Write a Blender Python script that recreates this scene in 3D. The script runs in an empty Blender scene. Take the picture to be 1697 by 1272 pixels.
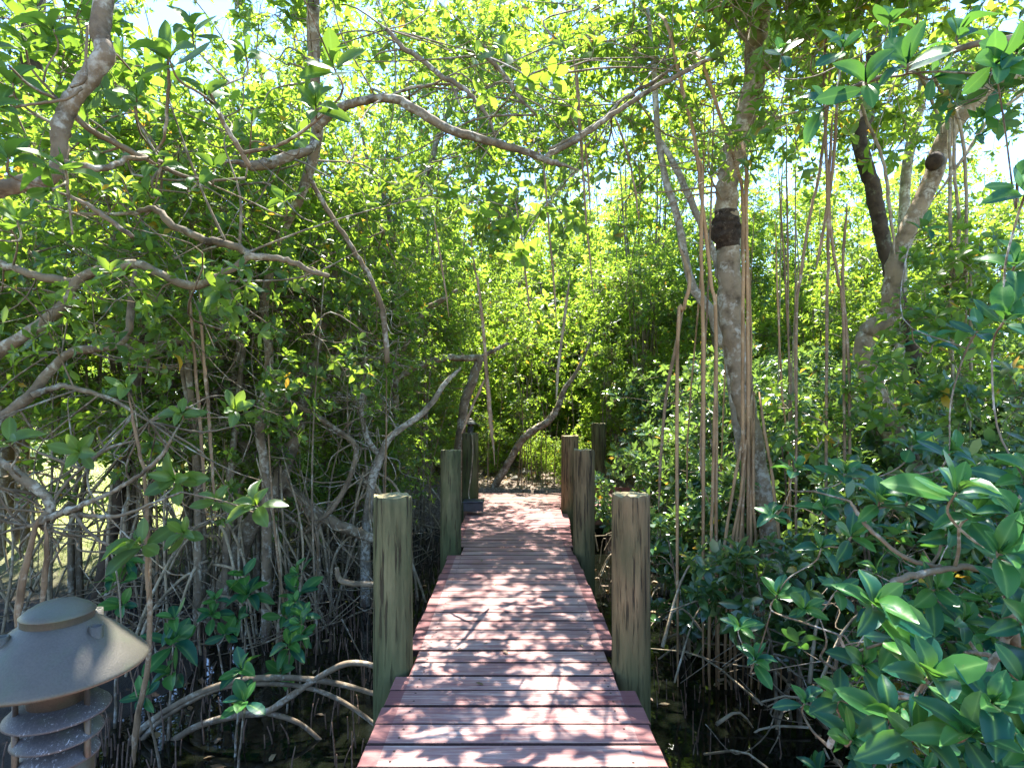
import bpy, math
import numpy as np
from mathutils import Vector, Matrix

SC = bpy.context.scene
COL = SC.collection
rng = np.random.default_rng(11)
F, CX, HY, H = 943.0, 848.5, 677.0, 1.38        # lens in photo pixels, horizon row, eye height over the deck
WATER = -0.62
SUN_EL, SUN_AZ = 65.0, 3.0                        # degrees; azimuth measured from +Y towards +X


def P(px, py, Y):
    return np.array([(px - CX) / F * Y, Y, H - (py - HY) / F * Y])


# ---------------------------------------------------------------- mesh builder
class MB:
    def __init__(self):
        self.v, self.f, self.m, self.rib, self.n = [], [], [], [], 0

    def add(self, v, faces, mat=0, rib=None):
        v = np.asarray(v, float).reshape(-1, 3)
        for f in faces:
            f = np.asarray(f, np.int64)
            if len(f) == 0:
                continue
            self.f.append(f + self.n)
            self.m.append(np.full(len(f), mat, np.int32))
        self.v.append(v)
        self.rib.append(np.zeros(len(v)) if rib is None else rib)
        self.n += len(v)

    def mesh(self, name, mats, smooth=True):
        me = bpy.data.meshes.new(name)
        v = np.concatenate(self.v) if self.v else np.zeros((0, 3))
        me.vertices.add(len(v))
        me.vertices.foreach_set('co', v.astype(np.float32).ravel())
        tot = np.concatenate([np.full(len(f), f.shape[1], np.int32) for f in self.f])
        li = np.concatenate([f.ravel() for f in self.f]).astype(np.int32)
        me.loops.add(len(li))
        me.loops.foreach_set('vertex_index', li)
        me.polygons.add(len(tot))
        st = np.concatenate([[0], np.cumsum(tot)[:-1]]).astype(np.int32)
        me.polygons.foreach_set('loop_start', st)
        me.polygons.foreach_set('loop_total', tot)
        me.polygons.foreach_set('material_index', np.concatenate(self.m))
        me.polygons.foreach_set('use_smooth', np.full(len(tot), smooth))
        rib = np.concatenate(self.rib)
        if rib.any():
            a = me.attributes.new('rib', 'FLOAT', 'POINT')
            a.data.foreach_set('value', rib.astype(np.float32))
        for m in mats:
            me.materials.append(m)
        me.update(calc_edges=True)
        me.validate()
        return me

    def build(self, name, mats, parent=None, smooth=True):
        if not isinstance(mats, (list, tuple)):
            mats = [mats]
        o = bpy.data.objects.new(name, self.mesh(name, mats, smooth))
        COL.objects.link(o)
        if parent is not None:
            o.parent = parent
            o.matrix_parent_inverse = Matrix.Translation(-Vector(parent.location))
        return o


def tag(o, label=None, cat=None, group=None, kind=None):
    if label: o['label'] = label
    if cat: o['category'] = cat
    if group: o['group'] = group
    if kind: o['kind'] = kind
    return o


def thing(name, label, cat, loc=(0, 0, 0), group=None):
    o = bpy.data.objects.new(name, None)
    o.location = [float(c) for c in loc]
    o.empty_display_size = 0.1
    COL.objects.link(o)
    return tag(o, label, cat, group)


def unit(a):
    a = np.asarray(a, float)
    return a / np.maximum(np.linalg.norm(a, axis=-1, keepdims=True), 1e-9)


def catmull(pts, k=5):
    p = np.asarray(pts, float)
    if len(p) < 3:
        t = np.linspace(0, 1, k + 1)[:, None]
        return p[:1] * (1 - t) + p[-1:] * t
    q = np.vstack([2 * p[0] - p[1], p, 2 * p[-1] - p[-2]])
    out = []
    for i in range(1, len(q) - 2):
        t = np.linspace(0, 1, k, endpoint=False)[:, None]
        a, b, c, d = q[i - 1], q[i], q[i + 1], q[i + 2]
        out.append(0.5 * (2 * b + (c - a) * t + (2 * a - 5 * b + 4 * c - d) * t * t + (3 * b - a - 3 * c + d) * t ** 3))
    out.append(p[-1:])
    return np.vstack(out)


def tube(mb, pts, rad, sides=6, mat=0, lump=0.0, cap=True):
    pts = np.asarray(pts, float)
    n = len(pts)
    rad = np.broadcast_to(np.asarray(rad, float), (n,))
    T = unit(np.gradient(pts, axis=0))
    u = np.cross(T[0], (0, 0, 1) if abs(T[0][2]) < 0.9 else (1, 0, 0))
    U = np.zeros((n, 3))
    for i in range(n):
        u = u - T[i] * u.dot(T[i])
        u = u / (np.linalg.norm(u) + 1e-9)
        U[i] = u
    W = np.cross(T, U)
    a = np.linspace(0, 2 * math.pi, sides, endpoint=False)
    rr = rad[:, None] * np.ones(sides)
    if lump:
        ph = rng.uniform(0, 6.28, 4)
        s = np.arange(n)[:, None]
        rr = rr * (1 + lump * (np.sin(a * 2 + s * .45 + ph[0]) * .5 + np.sin(a * 3 - s * .8 + ph[1]) * .35 + np.sin(s * 1.1 + ph[2]) * .4 + rng.normal(0, .25, (n, sides))))
    V = pts[:, None, :] + rr[..., None] * (np.cos(a)[None, :, None] * U[:, None, :] + np.sin(a)[None, :, None] * W[:, None, :])
    i, j = np.meshgrid(np.arange(n - 1), np.arange(sides), indexing='ij')
    j2 = (j + 1) % sides
    q = np.stack([i * sides + j, i * sides + j2, (i + 1) * sides + j2, (i + 1) * sides + j], -1).reshape(-1, 4)
    v = V.reshape(-1, 3)
    faces = [q]
    if cap:
        v = np.vstack([v, pts[0], pts[-1] + T[-1] * rad[-1] * .3])
        js = np.arange(sides)
        faces.append(np.stack([np.full(sides, n * sides), (js + 1) % sides, js], -1))
        faces.append(np.stack([np.full(sides, n * sides + 1), (n - 1) * sides + js, (n - 1) * sides + (js + 1) % sides], -1))
    mb.add(v, faces, mat)


def twigs(mb, a, b, r0, r1, mat=0):
    """many thin three-sided twigs at once"""
    a, b = np.asarray(a), np.asarray(b)
    N = len(a)
    if N == 0:
        return
    L = np.linalg.norm(b - a, axis=1, keepdims=True)
    m = (a + b) / 2 + rng.normal(0, .06, (N, 3)) * L
    t = unit(b - a)
    u = unit(np.cross(t, rng.normal(0, 1, (N, 3))))
    w = np.cross(t, u)
    rings = []
    for c, r in ((a, r0), (m, (r0 + r1) / 2), (b, r1)):
        r = np.broadcast_to(r, (N,))[:, None]
        for k in range(3):
            al = k * 2.0944
            rings.append(c + r * (math.cos(al) * u + math.sin(al) * w))
    V = np.stack(rings, 1)
    base = np.array([[g * 3 + k, g * 3 + (k + 1) % 3, g * 3 + 3 + (k + 1) % 3, g * 3 + 3 + k] for g in range(2) for k in range(3)])
    mb.add(V.reshape(-1, 3), [(base[None] + np.arange(N)[:, None, None] * 9).reshape(-1, 4)], mat)


# leaf shapes: x across (in half widths), y along, z up; all times leaf length
def leaf_template(lod):
    if lod == 2:
        v = np.array([[0, 0, 0], [-.23, .56, .05], [.23, .56, .05], [0, 1, -.06]])
        return v, [np.array([[0, 2, 3], [0, 3, 1]])], None
    if lod == 1:
        rows = [(.36, .19), (.7, .21)]
    else:
        rows = [(.10, .035), (.2, .12), (.38, .195), (.56, .225), (.74, .20), (.89, .115)]
    v, rib = [[0, 0, 0]], [1.0]
    for t, w in rows:
        bz = .05 * math.sin(t * 3.0) - .13 * t * t
        for s in (-1, 0, 1):
            v.append([s * w, t, bz + abs(s) * w * .28])
            rib.append(1.0 if s == 0 else 0.0)
    v.append([0, 1, -.10]); rib.append(1.0)
    n = len(v)
    tri = [[0, 2, 1], [0, 3, 2]]
    quad = []
    for k in range(len(rows) - 1):
        o = 1 + 3 * k
        quad += [[o, o + 1, o + 4, o + 3], [o + 1, o + 2, o + 5, o + 4]]
    o = n - 4
    tri += [[o, o + 1, n - 1], [o + 1, o + 2, n - 1]]
    return np.array(v, float), [np.array(tri), np.array(quad)], np.array(rib) if lod == 0 else None


TPL = {k: leaf_template(k) for k in (0, 1, 2)}


def leaves(mb, o, d, nrm, L, lod, mat=0):
    N = len(o)
    if N == 0:
        return
    d = unit(d)
    s = unit(np.cross(d, nrm))
    nn = np.cross(s, d)
    v, faces, rib = TPL[lod]
    wr = rng.uniform(.8, 1.2, N)[:, None, None]
    L = np.asarray(L)[:, None, None]
    V = o[:, None] + L * (v[None, :, 0:1] * wr * s[:, None] + v[None, :, 1:2] * d[:, None] + v[None, :, 2:3] * rng.uniform(-.2, 3.0, N)[:, None, None] * nn[:, None])
    k = len(v)
    off = np.arange(N)[:, None, None] * k
    mb.add(V.reshape(-1, 3), [(f[None] + off).reshape(-1, f.shape[1]) for f in faces], mat,
           None if rib is None else np.tile(rib, N))


def rosettes(mb, c, ax, L, lod, kmin=5, kmax=9, mat=0, droop=.12):
    c, ax = np.asarray(c, float), unit(ax)
    M = len(c)
    if M == 0:
        return
    k = rng.integers(kmin, kmax + 1, M)
    idx = np.repeat(np.arange(M), k)
    tot = len(idx)
    order = np.concatenate([np.arange(q) for q in k])
    frac = (order + .5) / k[idx]
    ref = unit(rng.normal(0, 1, (M, 3)))
    u = unit(np.cross(ax, ref)); w = np.cross(ax, u)
    phi = order * 2.39996 + rng.uniform(0, 6.28, M)[idx] + rng.normal(0, .25, tot)
    th = np.radians(28 + 62 * frac + rng.normal(0, 9, tot))
    A = ax[idx]
    rad = np.cos(phi)[:, None] * u[idx] + np.sin(phi)[:, None] * w[idx]
    d = A * np.cos(th)[:, None] + rad * np.sin(th)[:, None]
    n = A * np.sin(th)[:, None] - rad * np.cos(th)[:, None]
    d[:, 2] -= droop * rng.uniform(.2, 1.6, tot)
    n = n + rng.normal(0, .22, (tot, 3))
    ll = np.asarray(L)[idx] if np.ndim(L) else np.full(tot, L)
    ll = ll * rng.uniform(.72, 1.12, tot) * (.75 + .3 * frac)
    o = c[idx] - A * (frac * .22 * ll)[:, None]
    leaves(mb, o, d, n, ll, lod, mat)


# ---------------------------------------------------------------- materials
def newmat(name):
    m = bpy.data.materials.new(name)
    m.use_nodes = True
    nt = m.node_tree
    for n in list(nt.nodes):
        nt.nodes.remove(n)
    out = nt.nodes.new('ShaderNodeOutputMaterial')
    return m, nt, out


def nd(nt, kind, **kw):
    n = nt.nodes.new(kind)
    for k, v in kw.items():
        if k in n.inputs:
            n.inputs[k].default_value = v
        else:
            setattr(n, k, v)
    return n


def ramp(nt, fac, stops):
    r = nt.nodes.new('ShaderNodeValToRGB')
    e = r.color_ramp.elements
    while len(e) < len(stops):
        e.new(.5)
    for q, (p, c) in zip(e, stops):
        q.position = p
        q.color = (*c, 1) if len(c) == 3 else c
    nt.links.new(fac, r.inputs[0])
    return r.outputs[0]


def mixc(nt, fac, a, b, mode='MIX'):
    m = nt.nodes.new('ShaderNodeMix')
    m.data_type = 'RGBA'; m.blend_type = mode
    for sock, v in ((m.inputs[0], fac), (m.inputs[6], a), (m.inputs[7], b)):
        if isinstance(v, (int, float)):
            sock.default_value = v
        elif isinstance(v, tuple):
            sock.default_value = (*v, 1)
        else:
            nt.links.new(v, sock)
    return m.outputs[2]


def math_(nt, op, a, b=None, clamp=False):
    m = nt.nodes.new('ShaderNodeMath')
    m.operation = op; m.use_clamp = clamp
    for s, v in zip(m.inputs, (a, b)):
        if v is None: continue
        if isinstance(v, (int, float)): s.default_value = v
        else: nt.links.new(v, s)
    return m.outputs[0]


def noise(nt, scale, detail=4, rough=.55, vec=None, stretch=None):
    if vec is None:
        vec = nt.nodes.new('ShaderNodeTexCoord').outputs['Object']
    if stretch:
        mp = nt.nodes.new('ShaderNodeMapping')
        mp.inputs['Scale'].default_value = stretch
        nt.links.new(vec, mp.inputs[0]); vec = mp.outputs[0]
    n = nd(nt, 'ShaderNodeTexNoise', Scale=scale, Detail=detail, Roughness=rough)
    nt.links.new(vec, n.inputs['Vector'])
    return n.outputs['Fac']


def bump(nt, h, strength, dist=.02):
    b = nd(nt, 'ShaderNodeBump', Strength=strength, Distance=dist)
    nt.links.new(h, b.inputs['Height'])
    return b.outputs[0]


def leaf_mat(name, tones, trans, tfac=.42, rough=.34, under=(.10, .16, .06), yellow=.985, spec=.5):
    m, nt, out = newmat(name)
    g = nt.nodes.new('ShaderNodeNewGeometry')
    r = g.outputs['Random Per Island']
    k = len(tones)
    st = [(i / k * yellow, t) for i, t in enumerate(tones)] + [(yellow, tones[-1]), (min(.999, yellow + .002), (.42, .30, .03))]
    base = ramp(nt, r, st)
    vein = noise(nt, 28, 3)
    base = mixc(nt, math_(nt, 'MULTIPLY', vein, .35), base, (.02, .05, .015))
    base = mixc(nt, ramp(nt, noise(nt, 34, 4, .6), [(.69, (0, 0, 0)), (.73, (.9, .9, .9))]), base, (.15, .10, .04))
    at = nt.nodes.new('ShaderNodeAttribute'); at.attribute_name = 'rib'
    base = mixc(nt, math_(nt, 'MULTIPLY', math_(nt, 'POWER', at.outputs['Fac'], 9.0), .8), base, (.16, .30, .08))
    top = base
    base = mixc(nt, math_(nt, 'MULTIPLY', g.outputs['Backfacing'], .75), base, under)
    b = nd(nt, 'ShaderNodeBsdfPrincipled', Roughness=rough)
    b.inputs['Specular IOR Level'].default_value = spec
    nt.links.new(base, b.inputs['Base Color'])
    nt.links.new(bump(nt, vein, .25, .004), b.inputs['Normal'])
    t = nt.nodes.new('ShaderNodeBsdfTranslucent')
    wn = nt.nodes.new('ShaderNodeTexWhiteNoise'); wn.noise_dimensions = '1D'
    nt.links.new(r, wn.inputs['W'])
    tc = mixc(nt, wn.outputs['Value'], tuple(c * .55 for c in trans), trans)
    tc = mixc(nt, math_(nt, 'GREATER_THAN', r, yellow), tc, (.75, .42, .04))
    nt.links.new(tc, t.inputs['Color'])
    mx = nt.nodes.new('ShaderNodeMixShader'); mx.inputs[0].default_value = tfac
    nt.links.new(b.outputs[0], mx.inputs[1]); nt.links.new(t.outputs[0], mx.inputs[2])
    nt.links.new(mx.outputs[0], out.inputs[0])
    return m


def bark_mat(name, dark, mid, pale, lichen=.5, scale=9.0, stretch=(1, 1, 1), bstr=.6):
    m, nt, out = newmat(name)
    n1 = noise(nt, scale, 6, .62, stretch=stretch)
    n2 = noise(nt, scale * 3.7, 5, .6)
    n3 = noise(nt, scale * .9, 5, .65)
    c = ramp(nt, n1, [(.3, dark), (.52, mid), (.75, tuple(x * 1.25 for x in mid))])
    lf = ramp(nt, n3, [(.62 - .25 * lichen, (0, 0, 0)), (.70 - .2 * lichen, (1, 1, 1))])
    sp = ramp(nt, n2, [(.42, (0, 0, 0)), (.55, (1, 1, 1))])
    c = mixc(nt, math_(nt, 'MULTIPLY', math_(nt, 'MULTIPLY', lf, sp), .85), c, pale)
    b = nd(nt, 'ShaderNodeBsdfPrincipled', Roughness=.85)
    b.inputs['Specular IOR Level'].default_value = .25
    nt.links.new(c, b.inputs['Base Color'])
    h = math_(nt, 'ADD', n1, math_(nt, 'MULTIPLY', n2, .5))
    nt.links.new(bump(nt, h, bstr, .02), b.inputs['Normal'])
    nt.links.new(b.outputs[0], out.inputs[0])
    return m


TR_LIT = (.50, .68, .06)
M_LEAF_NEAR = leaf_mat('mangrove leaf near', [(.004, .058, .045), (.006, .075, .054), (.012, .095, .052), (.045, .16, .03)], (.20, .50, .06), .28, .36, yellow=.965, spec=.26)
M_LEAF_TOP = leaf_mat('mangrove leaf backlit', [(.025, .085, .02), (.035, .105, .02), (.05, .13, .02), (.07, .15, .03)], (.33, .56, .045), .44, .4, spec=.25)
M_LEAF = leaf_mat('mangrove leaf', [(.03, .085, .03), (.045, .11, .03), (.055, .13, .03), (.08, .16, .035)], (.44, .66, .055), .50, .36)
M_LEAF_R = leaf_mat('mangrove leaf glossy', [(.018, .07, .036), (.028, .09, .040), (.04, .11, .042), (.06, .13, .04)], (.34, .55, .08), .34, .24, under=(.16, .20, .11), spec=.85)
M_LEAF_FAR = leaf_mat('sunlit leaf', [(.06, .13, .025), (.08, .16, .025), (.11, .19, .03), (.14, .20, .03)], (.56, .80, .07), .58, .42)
M_LEAF_FALL = leaf_mat('fallen leaf', [(.20, .12, .06), (.28, .18, .09), (.36, .27, .16), (.16, .08, .04)], (.2, .1, .03), .15, .6, (.3, .22, .14), .93)
M_BARK = bark_mat('grey mangrove bark', (.055, .042, .028), (.175, .135, .09), (.40, .38, .31), .42)
M_BARK_BROWN = bark_mat('brown mangrove bark', (.05, .036, .024), (.18, .135, .088), (.42, .40, .34), .55)
M_BARK_DARK = bark_mat('dark bark', (.022, .016, .011), (.07, .05, .035), (.16, .16, .11), .25)
M_BARK_PALE = bark_mat('pale lichen bark', (.09, .075, .055), (.26, .22, .165), (.54, .52, .45), .7)
M_BARK_TAN = bark_mat('tan smooth bark', (.085, .06, .036), (.26, .195, .125), (.48, .44, .36), .5, 9)
M_ROOT = bark_mat('reddish hanging root', (.09, .055, .03), (.235, .155, .09), (.40, .33, .24), .35, 14, (1, 1, .3))
M_ROOT_TAN = bark_mat('orange tan hanging root', (.13, .075, .035), (.33, .20, .10), (.46, .36, .24), .2, 14, (1, 1, .3))
M_ROOT_GREY = bark_mat('grey prop root', (.09, .07, .045), (.29, .23, .15), (.44, .40, .31), .45, 10)
M_MUDROOT = bark_mat('muddy root spike', (.05, .033, .025), (.17, .11, .08), (.32, .27, .22), .35, 16)
M_BURL = bark_mat('charred burl', (.012, .008, .006), (.05, .033, .022), (.12, .09, .065), .4, 26, (1, 1, 1), 1.0)


# ---------------------------------------------------------------- ground, water, sky
def sm(t):
    t = np.clip(t, 0, 1)
    return t * t * (3 - 2 * t)


def hills(x, y, s):
    return (np.sin(x * 1.7 * s + y * .6 * s) + np.sin(y * 2.3 * s - x * .9 * s + 1.3) + np.sin(x * 3.9 * s + 2 + y * 3.1 * s) * .6) / 2.6


def lawn_w(x, y):
    return sm((-x - 2.2 - .25 * hills(y, x, 1.0)) / 1.0) * sm((y - 5.6) / 1.4)


def ground_z(x, y):
    x, y = np.asarray(x, float), np.asarray(y, float)
    base = -.88 + .36 * sm((np.abs(x + .2) - 1.0) / 1.9) + .05 * hills(x, y, 1.6)
    far = sm((y - 9.45) / .3)
    back = sm((-y - .6) / 1.5)
    up = np.maximum(np.maximum(far, lawn_w(x, y)), np.maximum(back, sm((np.abs(x) - 9) / 3)))
    top = .03 + .05 * hills(x, y, .5) + .10 * sm((y - 10) / 3) * sm((6 - np.abs(x)) / 4)
    return base + (top - base) * up


def ground():
    ax = np.concatenate([[-400, -200, -100, -60, -40, -30, -24, -20, -17, -15], np.arange(-13, 13, .16), [14, 16, 19, 24, 32, 48, 80, 160, 400]])
    ay = np.concatenate([[-200, -60, -25, -12, -7], np.arange(-5, 24, .16), [25, 27, 30, 35, 42, 55, 80, 150, 300, 500]])
    X, Y = np.meshgrid(ax, ay, indexing='ij')
    Z = ground_z(X, Y) + np.where((np.abs(X) < 13) & (Y < 24), rng.normal(0, .008, X.shape), 0)
    n, m = X.shape
    i, j = np.meshgrid(np.arange(n - 1), np.arange(m - 1), indexing='ij')
    q = np.stack([i * m + j, (i + 1) * m + j, (i + 1) * m + j + 1, i * m + j + 1], -1).reshape(-1, 4)
    mb = MB(); mb.add(np.stack([X, Y, Z], -1).reshape(-1, 3), [q])
    mt, nt, out = newmat('ground')
    n1 = noise(nt, 3.5, 6); n2 = noise(nt, 38, 5, .7); n3 = noise(nt, 11, 5, .6)
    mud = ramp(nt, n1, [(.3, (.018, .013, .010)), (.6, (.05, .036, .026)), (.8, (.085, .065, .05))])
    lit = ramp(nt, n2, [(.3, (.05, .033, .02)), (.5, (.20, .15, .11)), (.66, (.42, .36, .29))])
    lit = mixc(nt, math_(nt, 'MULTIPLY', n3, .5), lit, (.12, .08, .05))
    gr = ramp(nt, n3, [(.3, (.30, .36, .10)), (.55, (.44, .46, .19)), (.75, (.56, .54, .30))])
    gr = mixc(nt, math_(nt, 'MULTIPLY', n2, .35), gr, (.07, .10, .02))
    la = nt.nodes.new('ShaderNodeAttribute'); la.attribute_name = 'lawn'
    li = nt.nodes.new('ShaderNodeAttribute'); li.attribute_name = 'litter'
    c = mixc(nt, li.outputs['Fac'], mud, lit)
    c = mixc(nt, la.outputs['Fac'], c, gr)
    b = nd(nt, 'ShaderNodeBsdfPrincipled', Roughness=.9)
    nt.links.new(c, b.inputs['Base Color'])
    nt.links.new(bump(nt, math_(nt, 'ADD', n1, n2), .8, .04), b.inputs['Normal'])
    nt.links.new(b.outputs[0], out.inputs[0])
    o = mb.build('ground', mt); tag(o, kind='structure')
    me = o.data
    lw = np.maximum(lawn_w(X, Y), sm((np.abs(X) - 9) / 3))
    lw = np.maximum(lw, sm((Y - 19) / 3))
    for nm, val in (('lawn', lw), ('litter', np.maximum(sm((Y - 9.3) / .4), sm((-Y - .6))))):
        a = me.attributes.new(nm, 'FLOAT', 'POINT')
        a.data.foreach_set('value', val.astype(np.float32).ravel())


ground()


def water():
    mb = MB()
    mb.add([[-9, -2.0, WATER], [9, -2.0, WATER], [9, 9.6, WATER], [-9, 9.6, WATER]], [[[0, 1, 2, 3]]])
    mt, nt, out = newmat('tannin water')
    b = nd(nt, 'ShaderNodeBsdfPrincipled', Roughness=.04)
    b.inputs['Base Color'].default_value = (.004, .005, .003, 1)
    b.inputs['Specular IOR Level'].default_value = .6
    nt.links.new(bump(nt, noise(nt, 5, 3), .10, .03), b.inputs['Normal'])
    nt.links.new(b.outputs[0], out.inputs[0])
    tag(mb.build('water', mt), kind='structure')


water()

w = bpy.data.worlds.new('World'); SC.world = w; w.use_nodes = True
wn = w.node_tree
bg = wn.nodes['Background']
sky = wn.nodes.new('ShaderNodeTexSky'); sky.sky_type = 'NISHITA'; sky.sun_disc = False
sky.sun_elevation = math.radians(SUN_EL); sky.sun_rotation = math.radians(SUN_AZ)
sky.air_density = 1.0; sky.dust_density = .1; sky.ozone_density = 6.0
wn.links.new(sky.outputs[0], bg.inputs[0]); bg.inputs[1].default_value = .145
sl = bpy.data.lights.new('sun', 'SUN'); sl.energy = 5.0; sl.angle = math.radians(.5); sl.color = (1, .95, .86)
so = bpy.data.objects.new('sun', sl); COL.objects.link(so)
e, a = math.radians(SUN_EL), math.radians(SUN_AZ)
SUN = Vector((math.sin(a) * math.cos(e), math.cos(a) * math.cos(e), math.sin(e)))
so.rotation_euler = SUN.to_track_quat('Z', 'Y').to_euler(); so.location = (0, 0, 20)

cam = bpy.data.cameras.new('camera'); co = bpy.data.objects.new('camera', cam); COL.objects.link(co)
co.location = (0, 0, H); co.rotation_euler = (math.radians(90), 0, 0)
cam.sensor_width = 36; cam.lens = 36 * F / 1697; cam.shift_y = (HY - 636) / 1697
cam.clip_start = .05; cam.clip_end = 2000
SC.camera = co
SC.view_settings.view_transform = 'Standard'; SC.view_settings.look = 'None'
SC.view_settings.exposure = 2.25; SC.view_settings.gamma = 1
SC.cycles.use_denoising = True
SC.cycles.max_bounces = 8; SC.cycles.diffuse_bounces = 5; SC.cycles.transmission_bounces = 6; SC.cycles.glossy_bounces = 3
SC.cycles.caustics_reflective = False; SC.cycles.caustics_refractive = False


# ---------------------------------------------------------------- boardwalk
def box(mb, x0, x1, y0, y1, z0, z1, bev=.004, mat=0, edge=None):
    """box with a chamfer round its upper edges"""
    b = bev
    v = [[x0, y0, z0], [x1, y0, z0], [x1, y1, z0], [x0, y1, z0],
         [x0, y0, z1 - b], [x1, y0, z1 - b], [x1, y1, z1 - b], [x0, y1, z1 - b],
         [x0 + b, y0 + b, z1], [x1 - b, y0 + b, z1], [x1 - b, y1 - b, z1], [x0 + b, y1 - b, z1]]
    f = [[3, 2, 1, 0], [0, 1, 5, 4], [1, 2, 6, 5], [2, 3, 7, 6], [3, 0, 4, 7], [4, 5, 9, 8], [5, 6, 10, 9], [6, 7, 11, 10], [7, 4, 8, 11], [8, 9, 10, 11]]
    if edge is None:
        mb.add(v, [f], mat)
    else:
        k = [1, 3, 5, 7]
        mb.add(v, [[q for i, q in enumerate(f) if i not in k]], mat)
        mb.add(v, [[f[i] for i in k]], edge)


def deck_mat():
    m, nt, out = newmat('worn red deck paint')
    tc = nt.nodes.new('ShaderNodeTexCoord').outputs['Object']
    g = nt.nodes.new('ShaderNodeNewGeometry'); r = g.outputs['Random Per Island']
    # grain runs along each board (x); shift it per board
    cmb = nt.nodes.new('ShaderNodeCombineXYZ'); nt.links.new(math_(nt, 'MULTIPLY', r, 37.0), cmb.inputs[0]); nt.links.new(math_(nt, 'MULTIPLY', r, 11.0), cmb.inputs[2])
    va = nt.nodes.new('ShaderNodeVectorMath'); va.operation = 'ADD'
    nt.links.new(tc, va.inputs[0]); nt.links.new(cmb.outputs[0], va.inputs[1])
    gr = noise(nt, 9, 8, .65, va.outputs[0], (.35, 7, 1))
    fine = noise(nt, 40, 6, .7, va.outputs[0], (.25, 6, 1))
    patch = noise(nt, 2.6, 5, .6, va.outputs[0], (1, 1.6, 1))
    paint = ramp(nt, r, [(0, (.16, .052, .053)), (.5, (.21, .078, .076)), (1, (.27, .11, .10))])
    wood = ramp(nt, gr, [(.3, (.34, .20, .175)), (.6, (.56, .41, .36)), (.8, (.68, .56, .50))])
    # bare, sun-bleached tread in the middle, sound paint along both edges near the posts
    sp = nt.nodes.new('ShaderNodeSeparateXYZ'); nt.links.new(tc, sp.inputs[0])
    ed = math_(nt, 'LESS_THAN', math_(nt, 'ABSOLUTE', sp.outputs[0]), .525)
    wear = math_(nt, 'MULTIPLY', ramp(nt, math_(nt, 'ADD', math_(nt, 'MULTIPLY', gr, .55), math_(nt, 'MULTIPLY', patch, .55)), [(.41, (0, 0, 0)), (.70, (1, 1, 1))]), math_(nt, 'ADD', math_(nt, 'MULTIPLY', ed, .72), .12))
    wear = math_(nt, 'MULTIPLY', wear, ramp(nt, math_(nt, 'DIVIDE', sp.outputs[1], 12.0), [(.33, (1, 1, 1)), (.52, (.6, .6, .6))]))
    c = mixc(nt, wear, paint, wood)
    c = mixc(nt, ramp(nt, fine, [(.60, (0, 0, 0)), (.72, (.7, .7, .7))]), c, (.07, .035, .03))
    # algae on the far end
    al = math_(nt, 'MULTIPLY', ramp(nt, math_(nt, 'DIVIDE', sp.outputs[1], 12.0), [(.62, (0, 0, 0)), (.78, (.9, .9, .9))]), ramp(nt, patch, [(.35, (.25, .25, .25)), (.65, (.9, .9, .9))]))
    c = mixc(nt, al, c, mixc(nt, gr, (.09, .065, .035), (.20, .145, .09)))
    b = nd(nt, 'ShaderNodeBsdfPrincipled', Roughness=.7)
    b.inputs['Specular IOR Level'].default_value = .35
    nt.links.new(c, b.inputs['Base Color'])
    nt.links.new(bump(nt, math_(nt, 'ADD', gr, math_(nt, 'MULTIPLY', fine, .6)), .45, .006), b.inputs['Normal'])
    nt.links.new(b.outputs[0], out.inputs[0])
    return m


# round posts: x, y, diameter, top height, label
POSTS = [(-.60, .73, .20, .78, None),
         (-.640, 3.06, .205, .915, 'nearest grey-green round post on the left edge of the red boardwalk'),
         (.634, 3.04, .200, .925, 'nearest round post on the right edge, yellow cut top and deep cracks'),
         (-.600, 5.56, .200, .975, 'second round post on the left edge, in front of the lamp-topped post'),
         (.697, 5.50, .205, .985, 'second round post on the right, just in front of a similar taller-set post'),
         (-.575, 7.85, .225, 1.045, 'mossy round post with a small tiered lamp on its top'),
         (.790, 7.75, .235, 1.015, 'third round post on the right, overlapped by the one before it'),
         (1.46, 9.62, .235, 1.135, 'dark green round post farthest away, behind the side platform')]
WOODEN = [p for p in POSTS]

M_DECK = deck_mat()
bw = thing('boardwalk', 'worn red painted plank boardwalk leading straight into the mangroves', 'boardwalk', (0, 3, 0))
mb = MB()
pitch, y = .152, 2.492 - 27 * .152
while y < 9.28:
    yc = y + pitch / 2
    xl = -.600
    xr = .603 if yc < 5.6 else .603 + (.725 - .603) * min(1, (yc - 5.6) / 1.6)
    if yc > 8.14:
        xr = 3.4
    for px_, py_, d_, *_ in POSTS[:7]:
        if abs(py_ - yc) < d_ / 2 + pitch / 2:
            if px_ < 0: xl = max(xl, px_ + d_ / 2 + .008)
            elif yc < 8: xr = min(xr, px_ - d_ / 2 - .008)
    j = rng.normal(0, .004, 2)
    dz = rng.normal(0, .0012)
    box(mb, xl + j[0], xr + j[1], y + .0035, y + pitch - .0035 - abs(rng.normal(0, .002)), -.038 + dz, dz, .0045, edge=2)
    for xn in (-.47, .47):
        for yn in (.035, .108):
            a_ = np.linspace(0, 2 * math.pi, 8, endpoint=False); xq, yq = xn + rng.normal(0, .006), y + yn + rng.normal(0, .005)
            mb.add(np.vstack([np.stack([xq + .0055 * np.cos(a_), yq + .0055 * np.sin(a_), np.full(8, dz + .0012)], -1), [[xq, yq, dz + .002]]]), [np.stack([np.arange(8), (np.arange(8) + 1) % 8, np.full(8, 8)], -1)], 1)
    y += pitch
DECK_END = y
mb.build('decking', [M_DECK, bark_mat('rusty nail', (.02, .015, .012), (.07, .04, .03), (.12, .10, .09), .2, 60), bark_mat('gap shade board edge', (.015, .008, .007), (.045, .022, .019), (.10, .06, .05), .1, 20)], bw, smooth=False)  # board sides and chamfers coloured near black, deepening the shade in the joints
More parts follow.
